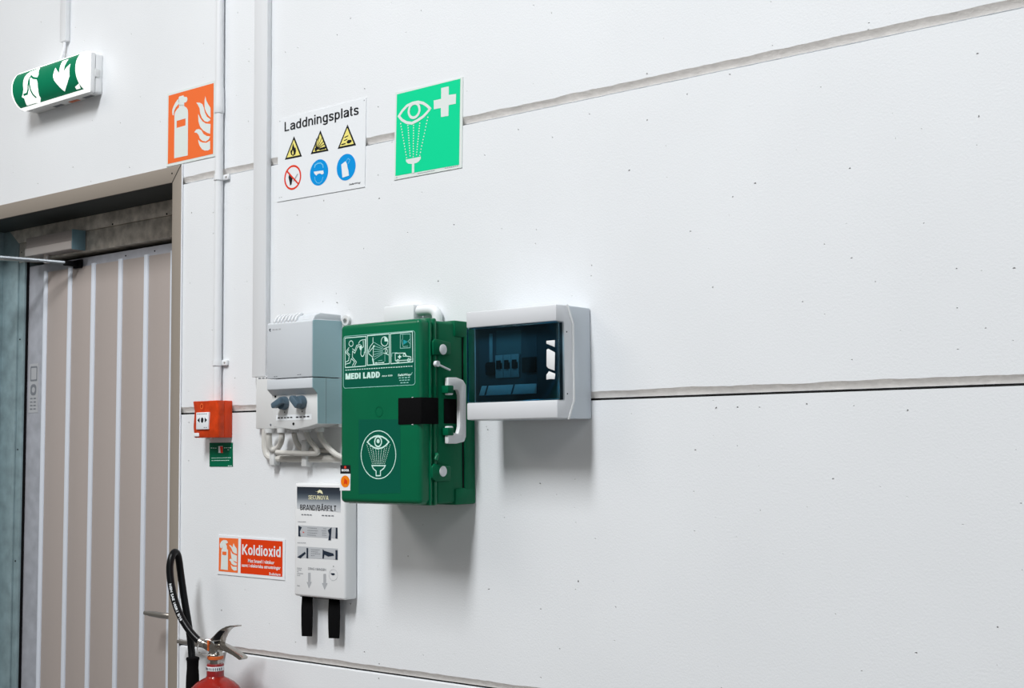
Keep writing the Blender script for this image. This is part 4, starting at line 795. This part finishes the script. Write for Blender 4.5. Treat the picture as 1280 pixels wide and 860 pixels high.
ol = mm(md['outline'][0]); u0, u1 = ol[0][0], ol[1][0]; v0, v1 = ol[2][1], ol[0][1]
rr = rrect(u0, u1, v0, v1, .006)
prn('label_field', lid, M['stick'], [[rr]], Q1-.0002); prn('label_outline', lid, M['mint'], stroke_quads(rr, .0012, True), Q1)
for f in md['frame']: prn('picture_frame', lid, M['pale'], stroke_quads(mm(f), .0019, True), Q1)
prn('picture_lines', lid, M['pale'], sum([stroke_quads(mm(l), .0016) for l in md['line']], []), Q1); prn('picture_thin_lines', lid, M['mint'], sum([stroke_quads(mm(l), .0010) for l in md['thin']], [])+stroke_quads(mm(md['thinc'][0]), .0013, True), Q1)
prn('picture_fills', lid, M['pale'], [[mm(p)] for p in md['fill']], Q1); prn('picture_spray', lid, M['tealp'], [[mm(p)] for p in md['teal']], Q1)
title('case_lettering', lid, 'MEDI LADD', M['pale'], md['t_medi'][0], Q1, .24, .06)
marks('small_print', lid, M['pale'], [((md['t_line'][0][0]/1000, md['t_line'][0][1]/1000+.001), ((md['t_line'][0][0]+md['t_line'][0][2])/1000, md['t_line'][0][1]/1000+.001))], .0017, Q1)
text('article_lettering', lid, 'Art.nr 8290', M['pale'], md['t_art'][0], Q1, bold=.03); text('maker_lettering', lid, 'SafeWay', M['pale'], md['t_maker'][0], Q1, bold=.03)
marks('address_print', lid, M['mint'], [((md[k][0][0]/1000, md[k][0][1]/1000+.001), ((md[k][0][0]+md[k][0][2])/1000, md[k][0][1]/1000+.001)) for k in ('t_a', 't_b', 't_c')], .0018, Q1); prn('maker_tick', lid, M['mint'], [stroke(mm(md['tick'][0]), .0012)], Q1)
sk = prn('eyewash_sticker', lid, M['stick'], P('medi', 'sticker'), Q1-.0002)
prn('oval_outline', sk, M['pale'], stroke_quads(mm(md['oval'][0]), .0019, True), Q1); prn('eye_symbol', sk, M['pale'], stroke_quads(mm(md['almond'][0]), .0032, True), Q1)
prn('iris_symbol', sk, M['pale'], stroke_quads(mm(md['iris'][0]), .0030, True), Q1); prn('pupil_symbol', sk, M['pale'], P('medi', 'pupil'), Q1); prn('cup_symbol', sk, M['pale'], stroke_quads(mm(md['cup'][0]), .0024, True), Q1)
dots = []
for a, c in [mm(x) for x in md['ray']]:
    for i in range(11): t = i/10; dots.append([circle(a[0]+(c[0]-a[0])*t, a[1]+(c[1]-a[1])*t, .0011, 5)])
prn('spray_symbol', sk, M['pale'], dots, Q1)
tg = prn('inspection_sticker', lid, M['signw'], P('medi', 'tagwhite'), Q1); prn('sticker_header', tg, M['ink'], P('medi', 'tagblack'), Q1); prn('sticker_disc', tg, M['amber'], P('medi', 'tagdot'), Q2); prn('sticker_figure', tg, M['redorange'], P('medi', 'tagfig'), Q3)
prn('sticker_flame', tg, M['ringred'], P('medi', 'tagred'), Q2); title('sticker_lettering', tg, 'NOHA', M['signw'], md['t_tag'][0], Q2, .24, .08)
prn('moulded_mark', lid, M['green2'], stroke_quads(mm(md['emboss'][0]), .0016, True), Q1)
# ================================================================ DISTRIBUTION BOARD
X, Z = -1.5765, .16
db = root('distribution_board', X, Z, 'light grey electrical distribution board with dark tinted door', 'fuse box')
BL, BR, BB, BT = -.1145, .1125, -.110, .1105
b = MB(); b.prism([(.0005, BB), (.0005, BT), (.078, BT), (.058, BT-.036), (.058, BB+.036), (.078, BB)], 'u', BL, BR, .003); b.build('back_housing', M['boardside'], db)
b = MB(); b.prism([(.0800, BB), (.1155, BB+.001), (.1155, -.0745), (.0905, -.0745), (.0905, .0772), (.1155, .0772), (.1155, BT-.001), (.0800, BT), (.0600, BT-.0365), (.0600, BB+.0365)], 'u', BL, BR, .0028); hs = b.build('front_housing', M['board'], db)
b = MB(); b.prism([(.0775, BB-.0012), (.0825, BB-.0012), (.0640, BB+.036), (.0640, BT-.036), (.0825, BT+.0012), (.0775, BT+.0012), (.0590, BT-.0355), (.0590, BB+.0355)], 'u', BR-.003, BR+.0022, .0008); b.build('seam_lip', M['white'], db)
for v in (.058, -.062): b = MB(); b.lathe([(.0016, BR), (.0012, BR+.0006)], .082, v, 8, 'u'); b.build('screw', M['dark'], hs)
# interior, seen through the tinted door
bd = T['board']
b = MB(); b.box(BL+.004, BR-.004, .0906, .0912, -.0740, .0767); b.build('cover_plate', M['cover'], db)
win = rrect(-.1, .047, -.0605, .0655, .008)
b = MB(); b.prism(win, 'o', .0913, .0917); b.build('window_recess', M['inner'], db)
for k in ('plates',): prn('inner_plate', db, M['plate'], P('board', k), .0920)
for x, w_ in ((-.0545, .0195), (-.034, .0190), (-.0145, .0195)):
    b = MB(); b.box(x, x+w_, .0918, .0965, -.0258, .0200, .0006); br = b.build('circuit_breaker', M['breaker'], db)
    b = MB(); b.box(x+.005, x+w_-.005, .0965, .1010, -.0085, .0090, .001).box(x+.002, x+w_-.002, .0965, .0968, -.0085, .0040, 0); b.build('toggle', M['dark'], br)
b = MB(); b.prism(rrect(-.0795, -.0557, -.020, .0067, .006), 'o', .0918, .0990, .001); b.build('socket_plug', M['dark'], db)
b = MB(); b.box(.0130, .0465, .0918, .0975, -.0178, .0122, .001); b.build('blanking_block', M['dark'], db)
b = MB(); b.box(-.0729, -.0642, .0918, .0930, .0068, .0650, .0004); b.build('light_strip', M['breaker'], db)
b = MB(); b.prism([(.0918, -.0598), (.1010, -.0598), (.0922, -.0400)], 'u', -.094, .0455, .0004); si = b.build('lower_slope', M['sill'], db)
for u in (-.0800, -.012): b = MB(); b.prism([(.1013, -.0595), (.0926, -.0398), (.0920, -.0398), (.1007, -.0595)], 'u', u, u+.004); b.build('slope_rib', M['inner'], si)
b = MB(); b.box(BL-.0005, BR-.0005, .1035, .1152, -.0738, .0765, .0030); b.build('tinted_door', M['tint'], db)
for p in T['latch']['w'][:3]: b = MB(); b.prism([(a*.985, c) for a, c in mm(p)], 'o', .1153, .1163, .0004); b.build('door_white_piece', M['white'], db)  # white raised pieces near the right edge of the tinted door
# ================================================================ BLANKET BOX
X, Z = -2.2015, -.2125
bb = root('fire_blanket_box', X, Z, 'slim white fire blanket box with two black pull straps', 'fire blanket')
b = MB(); b.box(-.0845, .0845, .0005, .0395, -.1320, .1290, .006, 3); bx = b.build('box', M['white'], bb)
b = MB(); b.box(-.070, .052, .004, .034, -.1335, -.1315); b.build('bottom_slot', M['dark'], bb)
lb = T['blanket']; K1, K2, K3 = .0399, .0402, .0405
prn('header', bx, header_print(-.2125+T['blanket']['label'][0][2][1]/1000+H, -.2125+.1195+H), [[mm(T['blanket']['label'][0])]], K1)
title('brand_lettering', bx, 'SECUNOVA', M['cream_logo'], lb['t1'][0], K2, .15, .10); prn('brand_logo', bx, M['cream_logo'], P('blanket', 'logo'), K2)
title('title_lettering', bx, 'BRAND/BÅRFILT', M['ink'], lb['t2'][0], K2, .135, .11); marks('size_print', bx, M['midp'], [((lb[k][0][0]/1000, lb[k][0][1]/1000+.001), ((lb[k][0][0]+lb[k][0][2])/1000, lb[k][0][1]/1000+.001)) for k in ('t3', 't4')], .0022, K2)
prn('picture_strip', bx, M['photo'], P('blanket', 'photo'), K1); prn('picture_figures', bx, M['navy'], P('blanket', 'dark'), K2); prn('picture_flame', bx, M['ringred'], P('blanket', 'redbit'), K2)
marks('small_print', bx, M['midp'], [mm(x) for x in lb['mark']], .0011, K2)
for a in P('blanket', 'arrow'): prn('pull_arrow', bx, M['greyp'], [a], K1)
text('pull_lettering', bx, 'DRAG I BANDEN', M['midp'], lb['t5'][0], K2); prn('seal_mark', bx, M['greyp'], stroke_quads(mm(lb['seal'][0]), .0006, True), K1)
for u, sw, dv in ((-.0785, .002, 0), (.0115, .001, .003)):
    n = 8; V = []
    b = MB(); b.prism([(u+.0015, -.1335), (u+.0355, -.1335), (u+.0365, -.17), (u+.0355, -.205), (u+.0345, -.2245+dv), (u+.0010, -.2265+dv), (u-.0005, -.20), (u-.001, -.165)], 'o', .0185, .0215, .0008); b.prism([(.0185, -.128), (.0215, -.128), (.0215, -.14), (.0185, -.14)], 'u', u+.002, u+.035); b.build('pull_strap', M['strap'], bb)
# ================================================================ EXTINGUISHER
X, Z, OA = -2.492, -.505, .10
fe = root('fire_extinguisher', X, -1.14, 'red fire extinguisher with chrome valve and black hose beside the door', 'fire extinguisher')
dz = -1.14
def V_(v): return v-dz
b = MB(); b.lathe([(.0, V_(-1.135)), (.060, V_(-1.135)), (.074, V_(-1.12)), (.0755, V_(-1.10)), (.0755, V_(-.640)), (.0745, V_(-.618)), (.0705, V_(-.597)), (.064, V_(-.580)), (.0555, V_(-.566)), (.044, V_(-.555)), (.031, V_(-.5475)), (.0225, V_(-.5435)), (.0205, V_(-.540))], 0, OA, 48); b.build('cylinder', M['extred'], fe)
b = MB(); b.lathe([(.0203, V_(-.541)), (.0203, V_(-.5140)), (.0192, V_(-.5115)), (.012, V_(-.5115))], 0, OA, 32); nk = b.build('neck', M['neckred'], fe)
b = MB(); b.lathe([(.0206, V_(-.5265)), (.0208, V_(-.5262)), (.0208, V_(-.5168)), (.0206, V_(-.5165))], 0, OA, 32); nb = b.build('neck_label', M['signw'], nk)
for i in range(14):
    a = R(180+i*14); c_, s_ = math.cos(a), math.sin(a)
    b = MB(); b.tube([(.0209*c_, OA-.0209*s_, V_(-.5245)), (.0209*c_, OA-.0209*s_, V_(-.5188))], .0011, 5); b.build('neck_print', M['navy'], nb)
b = MB(); b.lathe([(.013, V_(-.5125)), (.013, V_(-.503)), (.0165, V_(-.5025)), (.0185, V_(-.499)), (.0185, V_(-.490)), (.0165, V_(-.487)), (.0155, V_(-.478)), (.0155, V_(-.468)), (.012, V_(-.460)), (.008, V_(-.458))], 0, OA, 28)
b.tube([(-.010, OA, V_(-.476)), (-.030, OA, V_(-.471)), (-.037, OA+.001, V_(-.4685))], [.0125, .0115, .0105], 16).box(-.010, .020, OA-.011, OA+.011, V_(-.482), V_(-.459), .003); vl = b.build('valve', M['chrome'], fe)
b = MB(); b.lathe([(.0185, V_(-.5005)), (.0195, V_(-.4965)), (.0185, V_(-.4925))], 0, OA, 28); b.build('seal_ring', M['orangeclip'], vl)
b = MB(); b.box(-.0145, -.0085, OA+.006, OA+.0145, V_(-.482), V_(-.454), .002); b.build('tamper_clip', M['orangeclip'], vl)
up_l = [(-.015, -.4655), (.004, -.4640), (.012, -.4600), (.016, -.4520), (.022, -.4430), (.0315, -.4330), (.045, -.4245), (.060, -.4195), (.081, -.4160), (.083, -.4185), (.062, -.4225), (.0480, -.4275), (.0500, -.4295), (.0375, -.4385), (.0285, -.4500), (.0270, -.4660), (.0190, -.4700), (-.012, -.4700)]
up_l = [(-.0185, -.4625), (-.012, -.4570), (.004, -.4460), (.020, -.4335), (.034, -.4255), (.050, -.4195), (.066, -.4160), (.0815, -.4155), (.0815, -.4185), (.067, -.4195), (.053, -.4240), (.044, -.4300), (.034, -.4400), (.026, -.4520), (.022, -.4640), (.012, -.4670), (-.012, -.4670)]
b = MB(); b.prism([(a, V_(c)) for a, c in up_l], 'o', OA-.011, OA+.011, .0012); b.build('squeeze_lever', M['chrome'], fe)
b = MB(); b.prism([(.016, V_(-.464)), (.0235, V_(-.4600)), (.031, V_(-.4480)), (.0400, V_(-.4370)), (.0480, V_(-.4305)), (.030, V_(-.4300)), (.012, V_(-.443)), (.002, V_(-.456))], 'o', OA+.0112, OA+.0118); b.build('lever_underside', M['black'], fe)
lw = [(.004, -.4630), (.018, -.4595), (.040, -.4640), (.066, -.4710), (.096, -.4815), (.1065, -.4865), (.1045, -.4915), (.0965, -.4930), (.075, -.4850), (.050, -.4790), (.030, -.4770), (.010, -.4770)]
b = MB(); b.prism([(a, V_(c)) for a, c in lw], 'o', OA-.010, OA+.010, .002); b.build('carry_handle', M['chrome'], fe)
b = MB(); b.tube([(.018, OA-.013, V_(-.466)), (.018, OA+.014, V_(-.466))], .0048, 12); b.build('lever_pivot', M['chrome'], fe)
b = MB(); b.tube([(-.02, OA+.012, V_(-.462)), (.033, OA+.0125, V_(-.4525))], .0014, 8); b.build('safety_pin', M['steel'], fe)
nu, no = math.sin(R(48)), math.cos(R(48)); ring = []
for i in range(28):
    a = 2*math.pi*i/28; ring.append((-.0040+.0205*math.cos(a)*no, OA+.024-.0205*math.cos(a)*nu, V_(-.4715)+.0185*math.sin(a)))
b = MB(); b.tube(ring, .0016, 8, closed=True); b.build('safety_ring', M['bright'], fe)
hp = [(-2.527, .100, -.4695), (-2.545, .107, -.4635), (-2.573, .114, -.4410), (-2.608, .118, -.4035), (-2.6335, .119, -.355), (-2.6505, .117, -.2985), (-2.6535, .110, -.2700), (-2.6580, .099, -.2570), (-2.6620, .088, -.2570), (-2.6640, .079, -.2700), (-2.6620, .073, -.316), (-2.6500, .071, -.3750), (-2.6330, .071, -.4320), (-2.6180, .074, -.480), (-2.6055, .08, -.520)]
b = MB(); b.tube([(a-X, o_, V_(v)) for a, o_, v in hp], .0088, 14, smooth=3); ho = b.build('hose', M['black'], fe)
b = MB(); b.tube([(-.034, .1005, V_(-.4705)), (-.052, .107, V_(-.4635))], .0105, 14); b.build('hose_ferrule', M['steel'], fe)
b = MB(); b.lathe([(.010, V_(-.508)), (.0158, V_(-.5105)), (.0162, V_(-.5145)), (.0145, V_(-.5185)), (.0140, V_(-.535)), (.0155, V_(-.555)), (.0160, V_(-.58)), (.0150, V_(-.60)), (.0165, V_(-.66)), (.028, V_(-.80)), (.038, V_(-.92))], -2.603-X, .08, 28); b.build('discharge_horn', M['strap'], fe)
# lettering along the hose, on the side of its front strand that faces into the room
def hose_text(string):
    pts = [Vector((a, -o_, v)) for a, o_, v in hp[2:7]]
    for _ in range(3):
        Q = [pts[0]]
        for a, c in zip(pts, pts[1:]): Q += [a*.75+c*.25, a*.25+c*.75]
        pts = Q+[pts[-1]]
    pts = pts[::-1]; acc = [0]
    for a, c in zip(pts, pts[1:]): acc.append(acc[-1]+(c-a).length)
    def at(s_):
        for i in range(len(acc)-1):
            if acc[i+1] >= s_: k = (s_-acc[i])/(acc[i+1]-acc[i]); return pts[i].lerp(pts[i+1], k), (pts[i+1]-pts[i]).normalized()
        return pts[-1], (pts[-1]-pts[-2]).normalized()
    cu = bpy.data.curves.new('t', 'FONT'); cu.body = string; cu.size = .0078; cu.offset = .0002; cu.resolution_u = 3
    ob = bpy.data.objects.new('t', cu); C.objects.link(ob); me = bpy.data.meshes.new_from_object(ob.evaluated_get(bpy.context.evaluated_depsgraph_get())); C.objects.unlink(ob); bpy.data.objects.remove(ob)
    xs = [v.co.x for v in me.vertices]; k = .098/(max(xs)-min(xs)); face = Vector((.62, -.78, 0))
    for v in me.vertices:
        p, t = at(.064+(v.co.x-min(xs))*k); y = v.co.y-.0028
        side = t.cross(face).normalized()*-1; f = side.cross(t).normalized()
        if f.dot(face) < 0: f = -f
        th = y/.0088
        q = p + f*(.0091*math.cos(th)) - side*(-.0091*math.sin(th))*(1)
        v.co = (q.x-X, q.y, q.z-dz)
    me.materials.clear(); me.materials.append(M['signw']); o = bpy.data.objects.new('hose_lettering', me); C.objects.link(o); o.parent = ho
hose_text('NSN SAE 100R1 5/16')
# wall bracket carrying the extinguisher
wb = root('extinguisher_bracket', X, -.60, 'dark steel wall bracket rod behind the fire extinguisher hose', 'bracket')
b = MB(); b.box(-.03, .03, .0005, .006, -.45, -.06, .001); b.build('back_plate', M['steel'], wb)
b = MB(); b.tube([(-.085, .030, .1115), (-.16, .030, .1115), (-.235, .030, .1115)], [.0055, .0055, .0045], 10); b.tube([(-.085, .0005, .1115), (-.085, .030, .1115)], .0055, 10); b.build('hook_rod', M['steel'], wb)
b = MB(); b.prism([(-.03, .006), (.03, .006), (.012, .0235), (-.012, .0235)], 'v', -.30, -.26); b.build('cradle', M['steel'], wb)
